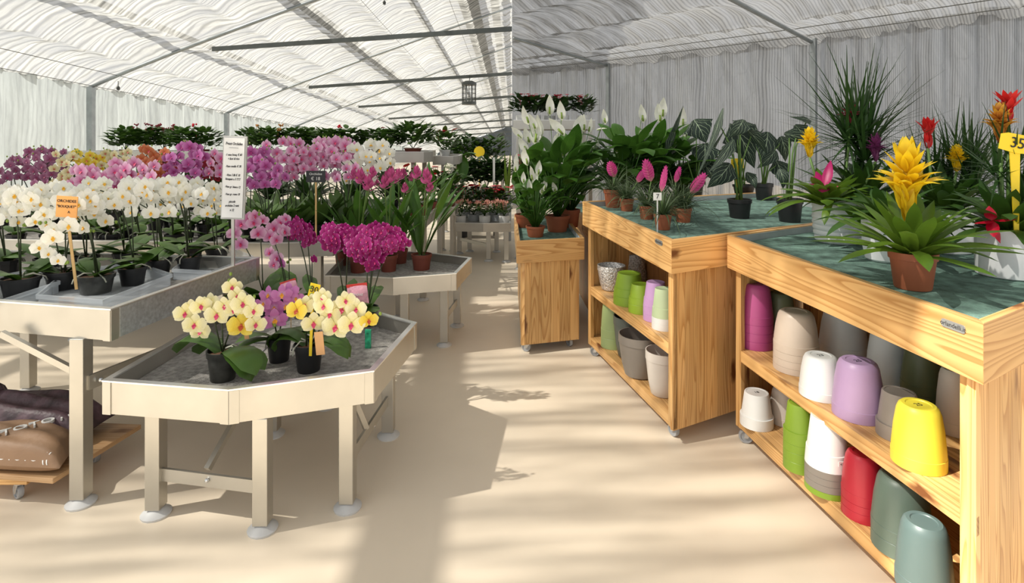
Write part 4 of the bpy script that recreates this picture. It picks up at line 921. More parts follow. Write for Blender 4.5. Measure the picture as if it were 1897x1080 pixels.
for (x, y, d, lab) in ((219, 150, 10.2, 'small dark hanging weight near the first wall post'), (712, -8, 10.4, 'small dark pulley hanging from the ridge wires at the top edge')):
    c = P(x, y, d); m = MB(); m.tube([(0, 0, -.0), (0, 0, -.11)], .006, 5); m.lathe([(0, -.17), (.025, -.16), (.03, -.12), (.012, -.09), (0, -.09)], 10); tag(m.build('hanging_pulley', 'black_steel', None, c), lab, 'pulley')
# ------------------------------------------------------------------ dolly with sacks of soil
DZ = .13
o = thing('wooden_dolly', (0, 0, 0), 'flat wooden dolly under the tall bench carrying soil sacks', 'dolly')
DP = [fl(-120, 868, DZ), fl(98, 887, DZ), fl(228, 806, DZ), fl(262, 784, DZ), fl(120, 745, DZ), fl(-200, 770, DZ)]
DP = [DP[0], DP[1], fl(262, 786, DZ), Vector((fl(262, 786, DZ).x - 1.25, fl(262, 786, DZ).y + .1, 0))]
m = MB(); m.prism([Vector((p.x, p.y)) for p in DP], DZ - .022, DZ); m.build('deck', 'plywood', o, bevel=.003)
for px, py in ((34, 905),): pass
w1 = fl(38, 925, 0)
def caster(parent, x, y, ztop=.09, rz=.4, wr=.032, wheel='steel', mount=True):
    m = MB(); c = Vector((x, y, 0)); off = Vector((math.cos(rz), math.sin(rz), 0)) * .018; sd_ = Vector((-math.sin(rz), math.cos(rz), 0))
    m.box((x, y, ztop - .003), (.055, .05, .006), rz); m.lathe([(0, -.016), (.02, -.016), (.02, -.004), (0, -.004)], 12, (x, y, ztop))
    for s_ in (-1, 1): m.hexa([c + off * k1 + sd_ * s_ * (.012 + dd) + Vector((0, 0, z)) for z, k1a, k1b in ((wr - .006, .6, 1.6), (ztop - .015, -.6, 1.3)) for k1, dd in ((k1a, 0), (k1b, 0), (k1b, .003), (k1a, .003))])
    f = m.build('caster', 'steel', parent)
    Mx = Matrix.Rotation(rz, 3, 'Z') @ Matrix.Rotation(PI / 2, 3, 'X'); m = MB()
    m.lathe([(0, -.006), (wr * .7, -.006), (wr * .74, -.0105), (wr * .95, -.0105), (wr, -.006), (wr, .006), (wr * .95, .0105), (wr * .74, .0105), (wr * .7, .006), (0, .006)], 20, c + off * 1.1 + Vector((0, 0, wr)), M=Mx); m.build('wheel', 'grey_tyre', f)
for q in (w1, Vector((w1.x - .55, w1.y + .02, 0)), Vector((DP[2].x - .14, DP[2].y - .1, 0))):
    m = MB(); m.box((q.x, q.y, DZ - .034), (.12, .08, .022)); m.build('batten', 'pine', o); caster(o, q.x, q.y, DZ - .045, 2.6, .03)
def sack(name, label, pts, z0, th, matn, crumple, seed, txt=None):
    q = [fl(x, y, z0 + th * .3) for x, y in pts]; c = sum(q, Vector()) / 4; c.z = z0; rr = random.Random(seed); o = thing(name, c, label, 'sack', 'sacks of potting soil'); m = MB(); n = 22; q = [p - c for p in q]
    for side in (0, 1):
        for j in range(n + 1):
            for i in range(n + 1):
                u, v = i / n, j / n; p = (q[0] * (1 - u) + q[1] * u) * (1 - v) + (q[3] * (1 - u) + q[2] * u) * v
                e = (1 - abs(2 * u - 1) ** 4) * (1 - abs(2 * v - 1) ** 4); e = e ** .5
                z = th * (.30 + (.70 * e if side else -.30 * e)) + (crumple * e * (math.sin(u * 11 + seed + 3 * math.sin(v * 5)) * .5 + math.sin(v * 17 + u * 6 + seed)) if side else 0)
                m.v.append(Vector((p.x, p.y, max(.0005, z))))
        for j in range(n):
            for i in range(n):
                a = side * (n + 1) ** 2 + j * (n + 1) + i; f = [a, a + 1, a + n + 2, a + n + 1]; m.face(f if side else f[::-1], 0)
    m.build('bag', matn, o)
    return o, q
s1, q1 = sack('soil_sack', 'brown sack of potting soil with white lettering on the near end of the dolly', [(-90, 858), (110, 868), (150, 812), (-60, 795)], DZ, .13, 'sack_brown', .006, 3)
s2, q2 = sack('soil_sack', 'dark purple crumpled sack lying behind the brown one on the dolly', [(-120, 812), (140, 812), (214, 768), (-120, 742)], DZ, .17, 'sack_purple', .016, 8)
s3, q3 = sack('soil_sack', 'dark sack at the left picture edge on top of the crumpled pile', [(-180, 735), (-2, 742), (20, 728), (-160, 718)], DZ + .12, .12, 'sack_purple', .012, 5)
tz = Matrix.Rotation(.15, 4, 'Z')
e = (q1[1] - q1[0]).normalized(); ang = math.atan2(e.y, e.x)
text_obj('TOTOTO ((', .05, Matrix.Translation(q1[0].lerp(q1[1], .62) + Vector((0, .012, .035))) @ Matrix.Rotation(ang, 4, 'Z') @ Matrix.Rotation(1.15, 4, 'X'), 'white_card', s1, ext=.002)
text_obj('OTOTOTO', .065, Matrix.Translation(Vector((.06, .03, .128))) @ Matrix.Rotation(.75, 4, 'Z'), 'chalk', s1, ext=.006)
# ------------------------------------------------------------------ right side: pine display carts
def vp(p, z): return Vector((p.x, p.y, z))
def cart(label, Fp, zt, apron, zshelf, zbot, open_front=True, over=.035, shelf_d=.5, casters=(0, 1), plate=None, name='display_cart', slope_top=True):
    """Fp: four floor corners, front-left, near corner, back-right, back-left; zt: top height at each"""
    o = thing(name, (0, 0, 0), label, 'display cart', 'pine display carts'); n = 4
    c = sum(Fp, Vector()) / 4
    def off(dist):
        out = []
        for i in range(n):
            a, b, d = Fp[i - 1], Fp[i], Fp[(i + 1) % n]; e1 = (b - a).normalized(); e2 = (d - b).normalized(); n1 = Vector((e1.y, -e1.x, 0)); n2 = Vector((e2.y, -e2.x, 0))
            if n1.dot(c - b) > 0: n1 = -n1
            if n2.dot(c - b) > 0: n2 = -n2
            k = (n1 + n2).normalized(); k = k / max(.4, k.dot(n1)); out.append(b + k * dist)
        return out
    A = off(0); B = off(-.024); 
    for i in range(4):      # A = outer apron line given by the photo; the body sits inside it
        j = (i + 1) % 4
        m = MB(); m.hexa([vp(A[i], zt[i] - apron), vp(A[j], zt[j] - apron), vp(B[j], zt[j] - apron), vp(B[i], zt[i] - apron), vp(A[i], zt[i]), vp(A[j], zt[j]), vp(B[j], zt[j]), vp(B[i], zt[i])])
        m.build('apron_board', 'pine', o, bevel=.002)
    m = MB(); m.prism(off(-.0245), [z - apron + .03 for z in zt], [z - .04 for z in zt]); m.build('felt_bed', 'green_felt', o)
    Cc = off(-.0246); D = off(-.028); 
    lm = MB()
    for i in range(4):
        j = (i + 1) % 4; lm.hexa([vp(Cc[i], zt[i] - .045), vp(Cc[j], zt[j] - .045), vp(D[j], zt[j] - .045), vp(D[i], zt[i] - .045), vp(Cc[i], zt[i] - .006), vp(Cc[j], zt[j] - .006), vp(D[j], zt[j] - .006), vp(D[i], zt[i] - .006)])
    lm.build('liner', 'grey_liner', o)
    Bd = off(-over)        # body outline
    zb = lambda i: zt[i] - apron + .001
    inw = (Bd[3] - Bd[0]).normalized(); fr = (Bd[1] - Bd[0]).normalized()
    def planks(a, b, za, zbv, z0, thick, mats, nm, k):
        m = MB(); d = (b - a); nn = Vector((d.y, -d.x, 0)).normalized()
        if nn.dot(c - a) < 0: nn = -nn
        for q in range(k):
            p, r = a.lerp(b, q / k) + d.normalized() * .0008, a.lerp(b, (q + 1) / k) - d.normalized() * .0008; h1 = za + (zbv - za) * q / k; h2 = za + (zbv - za) * (q + 1) / k
            m.hexa([vp(p, z0), vp(r, z0), vp(r + nn * thick, z0), vp(p + nn * thick, z0), vp(p, h1), vp(r, h2), vp(r + nn * thick, h2), vp(p + nn * thick, h1)])
        return m.build(nm, mats, o)
    L12 = (Bd[2] - Bd[1]).length; L03 = (Bd[3] - Bd[0]).length
    planks(Bd[1], Bd[2], zb(1), zb(2), zbot - .06, .022, 'pine', 'end_panel', max(4, int(L12 / .075)))
    planks(Bd[3], Bd[0], zb(3), zb(0), zbot - .06, .022, 'pine', 'end_panel', max(4, int(L03 / .075)))
    if open_front:
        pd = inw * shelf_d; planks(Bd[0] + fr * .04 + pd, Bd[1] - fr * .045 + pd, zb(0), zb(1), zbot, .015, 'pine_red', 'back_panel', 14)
    else: planks(Bd[0], Bd[1], zb(0), zb(1), zbot - .06, .022, 'pine', 'front_panel', max(4, int((Bd[1] - Bd[0]).length / .07)))
    if open_front:
        for nm, z, t in (('shelf', zshelf, .022), ('bottom_board', zbot, .022)):
            a = Bd[0] + fr * .026 + inw * .01; b = Bd[1] - fr * .030 + inw * .01; m = MB(); k = 5
            for q in range(k):
                p0 = inw * (shelf_d * q / k + .001); p1 = inw * (shelf_d * (q + 1) / k - .001); m.hexa([vp(a + p0, z - t), vp(b + p0, z - t), vp(b + p1, z - t), vp(a + p1, z - t), vp(a + p0, z), vp(b + p0, z), vp(b + p1, z), vp(a + p1, z)])
            m.build(nm, 'pine', o)
            m = MB(); m.hexa([vp(Bd[0], z - .055), vp(Bd[1], z - .055), vp(Bd[1] + inw * .02, z - .055), vp(Bd[0] + inw * .02, z - .055), vp(Bd[0], z + .001), vp(Bd[1], z + .001), vp(Bd[1] + inw * .02, z + .001), vp(Bd[0] + inw * .02, z + .001)]); m.build('shelf_rail', 'pine', o, bevel=.002)
        for q, s_, z in ((Bd[0], 1, zb(0)), (Bd[1], -1, zb(1))):
            m = MB(); w = fr * .05 * s_; m.hexa([vp(p, zz) for zz in (zbot - .055, z) for p in (q - inw * .002, q + w - inw * .002, q + w + inw * .028, q + inw * .028)]); m.build('corner_post', 'pine', o, bevel=.002)
    E = off(-.09)
    for k in casters: caster(o, E[k].x, E[k].y, zbot - .055, 2.0 if k else 2.8, .034)
    if plate:
        t, w, h, txt = plate; p = A[0].lerp(A[1], t); d = (A[1] - A[0]).normalized(); nn = Vector((d.y, -d.x, 0))
        if nn.dot(c - p) > 0: nn = -nn
        z = zt[0] + (zt[1] - zt[0]) * t - h * 1.05 - .012; slope = math.atan2(zt[1] - zt[0], (A[1] - A[0]).length)
        Mx = Matrix(((d.x, 0, nn.x, p.x), (d.y, 0, nn.y, p.y), (0, 1, 0, z), (0, 0, 0, 1))) @ Matrix.Rotation(slope, 4, 'Z')
        m = MB(); pts = []
        for sx, sy in ((1, 1), (-1, 1), (-1, -1), (1, -1)):
            for k in range(4):
                a = {(1, 1): 0, (-1, 1): PI / 2, (-1, -1): PI, (1, -1): 1.5 * PI}[(sx, sy)] + k * PI / 6; pts.append(Vector((sx * (w / 2 - h * .3) + h * .3 * math.cos(a), sy * (h / 2 - h * .3) + h * .3 * math.sin(a))))
        m.prism(pts, 0.0, .0025); pl = m.build('nameplate', 'nameplate', o); pl.matrix_local = Mx
        text_obj(txt, h * .78, Mx @ Matrix.Translation((0, 0, .0027)), 'ink', o, ext=.0003)
    return o
# cart 2: corner nearest the viewer between the carts
c2F = [fl(1079, 655), fl(1244, 838), Vector((2.40, 3.63, 0)), None]
c2F[3] = c2F[0] + (c2F[2] - c2F[1])
def ztop(pxy, f): return CH - (pxy[1] - HY) * f.y / F
z2 = [ztop((1078, 373), c2F[0]), ztop((1245, 445), c2F[1]), 1.03, 1.06]
c2 = cart('pine display cart in the middle with pink quill plants on its green felt top', c2F, z2, .165, .49, .135, plate=(.90, .075, .024, 'orlandelli.it'))
# cart 3: the nearest, right
g1 = fl(1347, 812)
# the far end of its front on the ray of the near corner
g2 = P(1822, 599, 1.50); g2.z = 0
c3F = [Vector((g1.x, g1.y, 0)), g2, g2 + Vector((1.0, .60, 0)), Vector((g1.x + 1.05, g1.y + .62, 0))]
z3 = [ztop((1347, 435), c3F[0]), ztop((1822, 599), c3F[1]), 0, 0]
z3[2] = z3[1] + .005; z3[3] = z3[0] + .005
c3 = cart('nearest pine display cart with the yellow guzmania on top and stacked pots below', c3F, z3, .165, .465, .135, shelf_d=.52, plate=(.935, .075, .023, 'orlandelli.it'), casters=(0, 1))
# cart 1: low one on the left
e1 = fl(957, 663); e2 = fl(1092, 645); 
c1F = [Vector((e1.x, e1.y, 0)), Vector((.52, 4.07, 0)), Vector((.50, 5.35, 0)), Vector((.02, 5.35, 0))]
zz = ztop((958, 447), c1F[0])
c1 = cart('low pine display cart at the left with peace lilies on top', c1F, [zz] * 4, .155, .4, .13, open_front=False, casters=(0, 1))
c4F = [Vector((.62, 4.55, 0)), Vector((1.95, 5.25, 0)), Vector((1.85, 6.2, 0)), Vector((.58, 5.9, 0))]
c4 = cart('low pine display cart behind the middle one holding the large peace lilies', c4F, [.86] * 4, .15, .4, .13, open_front=False, casters=(0, 1))
BED = .036
def on2(px, py): return plane_hit(px, py, vp(c2F[0], z2[0] - .0385), vp(c2F[1], z2[1] - .0385), vp(c2F[3], z2[3] - .0385))
def on3(px, py): return plane_hit(px, py, vp(c3F[0], z3[0] - .0385), vp(c3F[1], z3[1] - .0385), vp(c3F[3], z3[3] - .0385))
Z1 = zz - .039; Z4 = .86 - .039
# ------------------------------------------------------------------ plants on the carts
def tillandsia(label, px, py, quill, potpx=38):
    b = on2(px, py); r = potpx * b.y / F / 2; ph = r * 1.75; o = thing('pink_quill_plant', b, label, 'potted plant', 'pink quill plants'); add_pot(o, r, ph, 'terracotta')
    m = MB()
    for k in range(80):
        a = R.uniform(0, 2 * PI); e = R.uniform(.35, 1.4); m.arc((.008 * math.cos(a), .008 * math.sin(a), ph * .9), a, e, e - R.uniform(.8, 1.7), R.uniform(.16, .34), .012, 7, 'grass', 0, .3)
    m.build('leaves', 'leaf_grass', o)
    for (x0, y0, x1, y1, w) in quill:
        a = P(x0, y0, b.y - .01) - b; c = P(x1, y1, b.y - .03) - b; m = MB(); m.tube([(0, 0, ph * .9), a], .0035, 5); st = m.build('stem', 'stem_green', o)
        wv = w * b.y / F; m = MB(); L = c - a; n = 8; path = [a + L * k / n for k in range(n + 1)]; nm = Vector((L.z, -.25 * abs(L.z), -L.x)).normalized()
        for s_ in (-1, 1): m.blade([p + Vector((0, s_ * .0025, 0)) for p in path], [wv / 2 * PROF['lance'](k / n) for k in range(n + 1)], nm, 0, .12 * s_)
        for k in range(7):          # overlapping bracts along both edges
            t = .12 + k * .115; p = a + L * t; wd = wv / 2 * PROF['lance'](t)
            for s_ in (-1, 1):
                tip = p + L * .16 + nm * wd * s_ * 1.08; m.blade([p, p.lerp(tip, .5) + nm * wd * .25 * s_, tip], [wd * .28, wd * .32, .0008], Vector((0, 1, 0)).cross(L.normalized()), 0, .3)
        m.build('quill', 'quill_pink', st)
    return o
tillandsia('pink quill plant in terracotta, leftmost at the back', 1137, 384, [(1138, 328, 1129, 298, 18)])
tillandsia('pink quill plant in terracotta, second from the left at the back', 1161, 391, [(1180, 338, 1196, 312, 12)], 27)
tillandsia('pink quill plant in terracotta left of the number 7 tag', 1198, 406, [(1206, 336, 1195, 294, 19)], 29)
tillandsia('pink quill plant in terracotta with the white number 7 tag, nearest the rim', 1228, 425, [(1225, 355, 1234, 306, 11)], 33)
tillandsia('pink quill plant in terracotta behind the tagged one', 1252, 400, [(1251, 338, 1260, 308, 10)], 25)
tillandsia('pink quill plant in terracotta, rightmost with the bright quill leaning right', 1266, 412, [(1280, 358, 1307, 320, 18)], 31)
b = on2(1219, 428); c = P(1218, 364, b.y - .02)
card_stick('number_tag', 'white tag reading 7 on a short white stick in a quill plant pot', 'sign', 1218, 364, b.y - .045, .046, .043, b.z, 'white_card', 'white_plastic', [('7', (0, .0, .036))], .01, .007, .003)
def alocasia(label, px, py, potpx, leaves, potm='black_plastic', phf=1.6, plane=None):
    b = (plane or on2)(px, py); r = potpx * b.y / F / 2; ph = r * phf; o = thing('alocasia', b, label, 'potted plant', 'alocasia plants in black pots'); add_pot(o, r, ph, potm, soilm='bark')
    for (xa, ya, xb, yb, w, tw) in leaves:      # leaf base (at petiole) and tip in the picture, width px
        a = P(xa, ya, b.y + R.uniform(-.03, .09)) - b; c = P(xb, yb, b.y + R.uniform(-.04, .08)) - b
        m = MB(); m.tube([(R.uniform(-.02, .02), R.uniform(-.02, .02), ph * .88), Vector((a.x * .35, a.y * .35, ph + (a.z - ph) * .65)), a], [.008, .005, .004], 6); st = m.build('petiole', 'stem_green', o)
        n = 12; L = c - a; start = a - L * .24; path = [start + (c - start) * (k / n) + Vector((0, -.03 * math.sin(PI * k / n), 0)) for k in range(n + 1)]; wv = w * b.y / F / 2 * 1.22
        sdv = Vector((L.z, tw * L.length, -L.x)).normalized(); m = MB()
        m.blade(path, [wv * PROF['arrow'](k / n) * (1 + .06 * math.sin(k * 2.6)) for k in range(n + 1)], sdv, 0, -.25); m.build('leaf', 'leaf_alocasia', st)
    return o
alocasia('alocasia in a black pot with the yellow price stake, nearest of the dark-leaved ones', 1370, 406, 43, [(1365, 245, 1398, 312, 50, .2), (1372, 228, 1350, 255, 30, .7), (1392, 250, 1420, 285, 20, 1.0), (1345, 312, 1310, 348, 40, .3), (1350, 270, 1312, 320, 22, 1.2), (1330, 225, 1290, 330, 14, 1.5), (1386, 325, 1400, 350, 18, .4)], phf=1.75)
alocasia('alocasia in a black pot behind the yellow stake', 1415, 371, 33, [(1420, 255, 1408, 300, 42, .2), (1430, 285, 1402, 312, 22, .9), (1448, 262, 1455, 300, 26, .3), (1395, 260, 1415, 238, 12, 1.0), (1440, 305, 1452, 340, 30, .4)], phf=1.9)
alocasia('alocasia in a tall black pot beside the white ribbed pot', 1463, 414, 46, [(1478, 240, 1500, 275, 24, .5), (1495, 222, 1462, 216, 16, 1.0), (1462, 250, 1500, 262, 22, .3), (1445, 320, 1450, 350, 20, .5)], phf=2.0)
alocasia('alocasia at the back with the tallest upright dark leaf', 1290, 362, 26, [(1240, 270, 1266, 195, 22, 1.0), (1290, 230, 1308, 265, 46, .2), (1305, 275, 1300, 315, 44, .3), (1312, 290, 1345, 235, 16, 1.2), (1300, 300, 1325, 335, 36, .3)], phf=1.6)
alocasia('alocasia in a small black pot hidden behind the yellow stake', 1378, 362, 40, [(1400, 240, 1380, 225, 26, .8), (1360, 235, 1352, 228, 22, .6)], phf=1.0)
def lily(label, base, r, ph, H, nl, fl_pts, ls=.2, lw=.085, potm='terracotta', group='peace lilies', spread=1.0):
    base = Vector(base); o = thing('peace_lily', base, label, 'potted plant', group); add_pot(o, r, ph, potm)
    m = MB()
    for k in range(int(nl * 1.7)):
        a = R.uniform(0, 2 * PI); e = R.uniform(.85, 1.5); hgt = H * R.uniform(.40, 1.45); p0 = Vector((.02 * math.cos(a), .02 * math.sin(a), ph * .9))
        p1 = p0 + Vector((math.cos(a) * math.cos(e), math.sin(a) * math.cos(e), math.sin(e))) * hgt * .72 * spread; 
        if base.x + p1.x < .02: p1.x = .02 - base.x + R.uniform(0, .05)
        m.tube([p0, p0.lerp(p1, .5) + Vector((0, 0, .02)), p1], .0035, 4)
        az = a
        if base.x + p1.x + ls * math.cos(a) < .02: az = math.copysign(PI / 2 - .3, math.sin(a))
        m.arc(p1, az, e - .25, e - R.uniform(.9, 1.8), ls * R.uniform(.8, 1.25), lw * R.uniform(.95, 1.3), 7, 'lance', 0, .22)
    m.build('leaves', 'leaf_lily', o)
    for (x, y, s, lean) in fl_pts:
        d = base.y + R.uniform(-.12, .05); c = P(x, y, d) - base; m = MB(); m.tube([(0, 0, ph * .9), Vector((c.x * .5, c.y * .5, c.z * .55)), c], .0028, 5); st = m.build('flower_stalk', 'stem_green', o)
        sv = s * d / F; m = MB(); up = Vector((math.sin(lean), .12, math.cos(lean))); n = 6
        path = [c - up * sv * .4 + up * sv * (k / n) * 1.1 + Vector((0, .15 * sv * math.sin(PI * k / n), 0)) for k in range(n + 1)]
        m.blade(path, [sv * .24 * PROF['lance'](k / n) + .0008 for k in range(n + 1)], Vector((1, R.uniform(-.9, .9), 0)), 0, R.choice((.35, .5))); m.build('spathe', 'spathe_white', st)
        m = MB(); q = c - up * sv * .3 + Vector((0, -.008, 0)); m.tube([q, q + up * sv * .35], sv * .045 + .001, 6); m.build('spadix', 'bud', st)
    return o
b = Vector((fl(992, 438, Z1).x, fl(992, 438, Z1).y, Z1))
lily('small peace lily in terracotta at the left corner of the low cart', b, 18 * b.y / F, .082, .30, 44, [(985, 325, 26, -.15), (992, 338, 28, .1), (1004, 352, 20, .0), (1010, 345, 22, .15), (1028, 350, 20, -.3), (975, 295, 30, -.2), (998, 315, 26, .1), (970, 332, 20, .0), (982, 348, 24, -.1), (955, 310, 22, .1)], .13, .05)
lily('peace lily in a terracotta pot half hidden behind the corner one', (.11, 4.85, Z1), .085, .11, .42, 34, [(972, 272, 32, -.5), (978, 255, 30, -.3), (960, 250, 28, -.7), (958, 300, 24, .0), (1000, 300, 18, .2), (970, 288, 22, .2)], .2, .08, spread=.8)
lily('peace lily in a large dark terracotta pot in the middle of the low cart', (.37, 4.62, Z1), .10, .13, .52, 40, [(1000, 240, 40, -.15), (993, 250, 46, .1), (1018, 200, 36, .0), (1040, 210, 34, -.1), (976, 218, 34, -.3), (988, 230, 30, -.4), (1035, 240, 40, -.7), (1030, 262, 26, .3), (1046, 278, 36, .3), (1036, 268, 28, -.3)], .24, .10)
lily('tall peace lily whose stems rise beside the middle cart', (.50, 4.86, Z1), .085, .15, .56, 40, [(1082, 232, 30, .0), (1070, 232, 30, .4), (1092, 236, 26, .2), (1060, 255, 30, .5), (1120, 220, 26, -.1), (1112, 240, 18, 1.4)], .26, .11)
lily('large peace lily behind the quill plants, left one', (.98, 4.98, Z4), .10, .14, .56, 46, [(1143, 272, 30, .1), (1190, 215, 32, -.1), (1106, 275, 26, .0), (1150, 275, 20, .2), (1108, 300, 18, .3)], .28, .12)
lily('large peace lily behind the quill plants, right one with the flat white bloom', (1.28, 5.12, Z4), .10, .14, .58, 46, [(1222, 215, 34, -.1), (1228, 205, 36, .1), (1168, 273, 42, 1.35), (1215, 258, 20, .2), (1250, 265, 26, .2), (1188, 255, 22, .0)], .28, .12)
lily('peace lily at the back under the dark alocasia leaves', (1.6, 5.30, Z4), .09, .13, .5, 36, [(1265, 222, 34, .05), (1272, 245, 24, .2), (1258, 275, 20, .1)], .24, .10)
def strap_rosette(m, base, n, L, w, e0=(.5, 1.4), dr=(.9, 1.7), prof='strap', a0=0, fold=.28, mi=0):
    for k in range(n):
        t = k / n; a = a0 + k * 2.39996; e = e0[0] + (e0[1] - e0[0]) * t + R.uniform(-.08, .08)
        m.arc((base[0] + .012 * math.cos(a), base[1] + .012 * math.sin(a), base[2]), a, e, e - R.uniform(*dr), L * (1 - .35 * t) * R.uniform(.9, 1.08), w, 9, prof, mi, fold)
def star_head(c, s, layers, w, top_up=True):
    m = MB(); k = 0
    for (z, n, L, e, de) in layers:
        for j in range(n):
            a = k * 2.39996; k += 1; m.arc((c[0] + .15 * w * math.cos(a), c[1] + .15 * w * math.sin(a), c[2] + z * s), a, e + R.uniform(-.12, .12), e + de, L * s, w, 6, 'lance', 0, .35)
    return m
GUZ = [(0, 4, .5, 1.5, -.1), (.1, 4, .5, 1.4, -.25), (.22, 5, .45, 1.2, -.6), (.32, 6, .42, .95, -.9), (.40, 8, .42, .7, -1.0), (.46, 7, .38, .8, -.9), (.53, 7, .34, 1.0, -.7), (.60, 6, .32, 1.15, -.5), (.68, 5, .30, 1.3, -.3), (.76, 4, .26, 1.42, -.1)]
def bromeliad(label, base, r, ph, potm, potk, nl, L, w, leafm, heads, name='guzmania', e0=(.35, 1.35), dr=(.7, 1.6), rosette_prof='strap', n=24, cat='potted plant', group='bromeliads'):
    base = Vector(base); o = thing(name, base, label, cat, group)
    if potk: add_pot(o, r, ph, potm, potk, n=32)
    m = MB(); strap_rosette(m, (0, 0, ph * .9), nl, L, w, e0, dr, rosette_prof); m.build('leaves', leafm, o)
    for (c, s, hw, bm_, lay) in heads:
        c = Vector(c) - base; m = MB(); m.tube([(0, 0, ph * .9), Vector((c.x, c.y, c.z))], .007, 6); st = m.build('stem', 'stem_green', o)
        star_head(c, s, lay, hw).build('flower_head', bm_, st)
    return o
# guzmania in terracotta, front
b = on3(1691, 533); r = 39 * b.y / F
bromeliad('yellow star-flowered guzmania in a terracotta pot, nearest the camera', b, r, r * 1.72, 'terracotta', 'nursery', 46, .33, .048, 'leaf_brom',
          [(P(1680, 412, b.y), .30, .040, 'bract_yellow', GUZ)], e0=(.25, 1.48), dr=(.5, 1.25))
# big ribbed white pot, three plants
b = on3(1553, 448); r = 44 * b.y / F; ph = 80 * b.y / F
RP = b
o = thing('plant_arrangement', b, 'mixed bromeliads and spiky dracaena in the white ribbed pot', 'potted plant', 'planted white pots'); add_pot(o, r, ph, 'white_ceramic', 'ribbed', n=40)
m = MB(); q = P(1530, 345, b.y - .06) - b; strap_rosette(m, (q.x, q.y, ph * .9), 34, .32, .054, (.25, 1.35), (.7, 1.6)); m.build('rosette', 'leaf_brom', o)
m = MB(); strap_rosette(m, (q.x + .01, q.y - .03, ph * .95), 5, .17, .035, (.1, .5), (1.3, 1.9), a0=4.0); m.build('hanging_leaves', 'leaf_lime', o)
c = P(1528, 345, b.y - .10) - b; m = MB()
for k, (a, e, L) in enumerate(((-2.9, .3, .09), (-2.2, -.1, .09), (-.9, .2, .07), (.7, 1.2, .14), (1.6, .9, .10), (-1.6, .4, .07), (2.4, .9, .07))): m.arc(c, a, e, e - .35, L * 1.05, .050, 5, 'lance', 0, .3)
m.build('flower_head', 'bract_magenta', o)
def spiky(parent, c, n, L, w, matn='leaf_dracaena', nm='spiky_leaves', emin=-.25):
    m = MB(); c0 = c.copy()
    for h_, off_ in ((.0, (0, 0)), (-.06, (.05, .02)), (-.03, (-.05, .02)), (-.13, (.01, -.03))):
      c = c0 + Vector((off_[0], off_[1], h_))
      for k in range(n // 2):
        k *= 2
        a = k * 2.39996 + h_ * 30; t = k / n; e = emin + (1.5 - emin) * t ** .8 + R.uniform(-.15, .15); m.arc((c.x + .01 * math.cos(a), c.y + .01 * math.sin(a), c.z + .05 * t), a, e, e - R.uniform(.1, .7) * (1.2 - t), L * R.uniform(.6, 1.15), w, 7, 'grass', 0, .3)
      m.tube([(c.x * .4, c.y * .4, ph * .8), c + Vector((0, 0, .05))], .006, 6)
    m.build(nm, matn, parent)
spiky(o, P(1592, 258, b.y + .12) - b, 90, .44, .021)
for (x0, y0, s, w_, mt, lay) in ((1500, 292, .16, .028, 'bract_yellow', GUZ), (1574, 238, .15, .022, 'bract_rose', GUZ), (1622, 300, .15, .020, 'bract_purple', GUZ)):
    dd = b.y + (.05 if x0 < 1550 else .12 if x0 < 1600 else -.02)
    c = P(x0, y0, dd) - b; m = MB(); m.tube([(c.x * .5, c.y * .5, ph * .9), c], .006, 6); st = m.build('stem', 'stem_green', o); star_head(c, s, lay, w_).build('flower_head', mt, st)
m = MB(); q = P(1600, 345, b.y + .05) - b; strap_rosette(m, (q.x, q.y, ph * .9), 34, .36, .042, (.6, 1.5), (.3, 1.2)); m.build('rosette', 'leaf_brom_dark', o)
# plain white pot behind
b = on3(1655, 487); r = 40 * b.y / F; ph = 78 * b.y / F
bromeliad('dark-leaved plant in the plain white pot behind the yellow guzmania', b + Vector((0, .05, 0)), r, ph, 'white_ceramic', 'cover', 34, .32, .05, 'leaf_brom_dark', [])
# two spiky arrangements
b = on3(1770, 470) + Vector((.0, .08, 0)); r = 46 * b.y / F; ph = 78 * b.y / F
o = thing('plant_arrangement', b, 'arrangement with red and yellow bromeliads in the white pot behind', 'potted plant', 'planted white pots'); add_pot(o, r, ph, 'white_ceramic', 'straight', n=36)
spiky(o, P(1790, 310, b.y + .05) - b, 70, .30, .017)
spiky(o, P(1735, 325, b.y + .08) - b, 34, .26, .015)
m = MB(); strap_rosette(m, (0, -.02, ph * .9), 46, .36, .046, (.3, 1.5), (.4, 1.4)); m.build('rosette', 'leaf_brom_dark', o)
for (x0, y0, s, w_, mt, lay) in ((1719, 275, .17, .026, 'bract_red', [(0, 3, .4, 1.5, -.1), (.15, 4, .4, 1.45, -.1), (.35, 4, .4, 1.3, -.4), (.5, 6, .42, 1.15, -.7), (.6, 4, .3, 1.3, -.3)]), (1772, 318, .13, .026, 'bract_yellow', GUZ)):
    c = P(x0, y0, b.y) - b; m = MB(); m.tube([(c.x * .5, c.y * .5, ph * .9), c], .006, 6); st = m.build('stem', 'stem_green', o); star_head(c, s, lay, w_).build('flower_head', mt, st)
b = on3(1868, 510); r = 50 * b.y / F; ph = 88 * b.y / F
o = thing('plant_arrangement', b, 'arrangement with the number 35 stake in the white pot at the right edge', 'potted plant', 'planted white pots'); add_pot(o, r, ph, 'white_ceramic', 'straight', n=40)
m = MB(); strap_rosette(m, (0, 0, ph * .9), 46, .33, .046, (.3, 1.5), (.5, 1.5)); m.build('rosette', 'leaf_brom_dark', o)
spiky(o, P(1880, 320, b.y + .04) - b, 50, .26, .015)
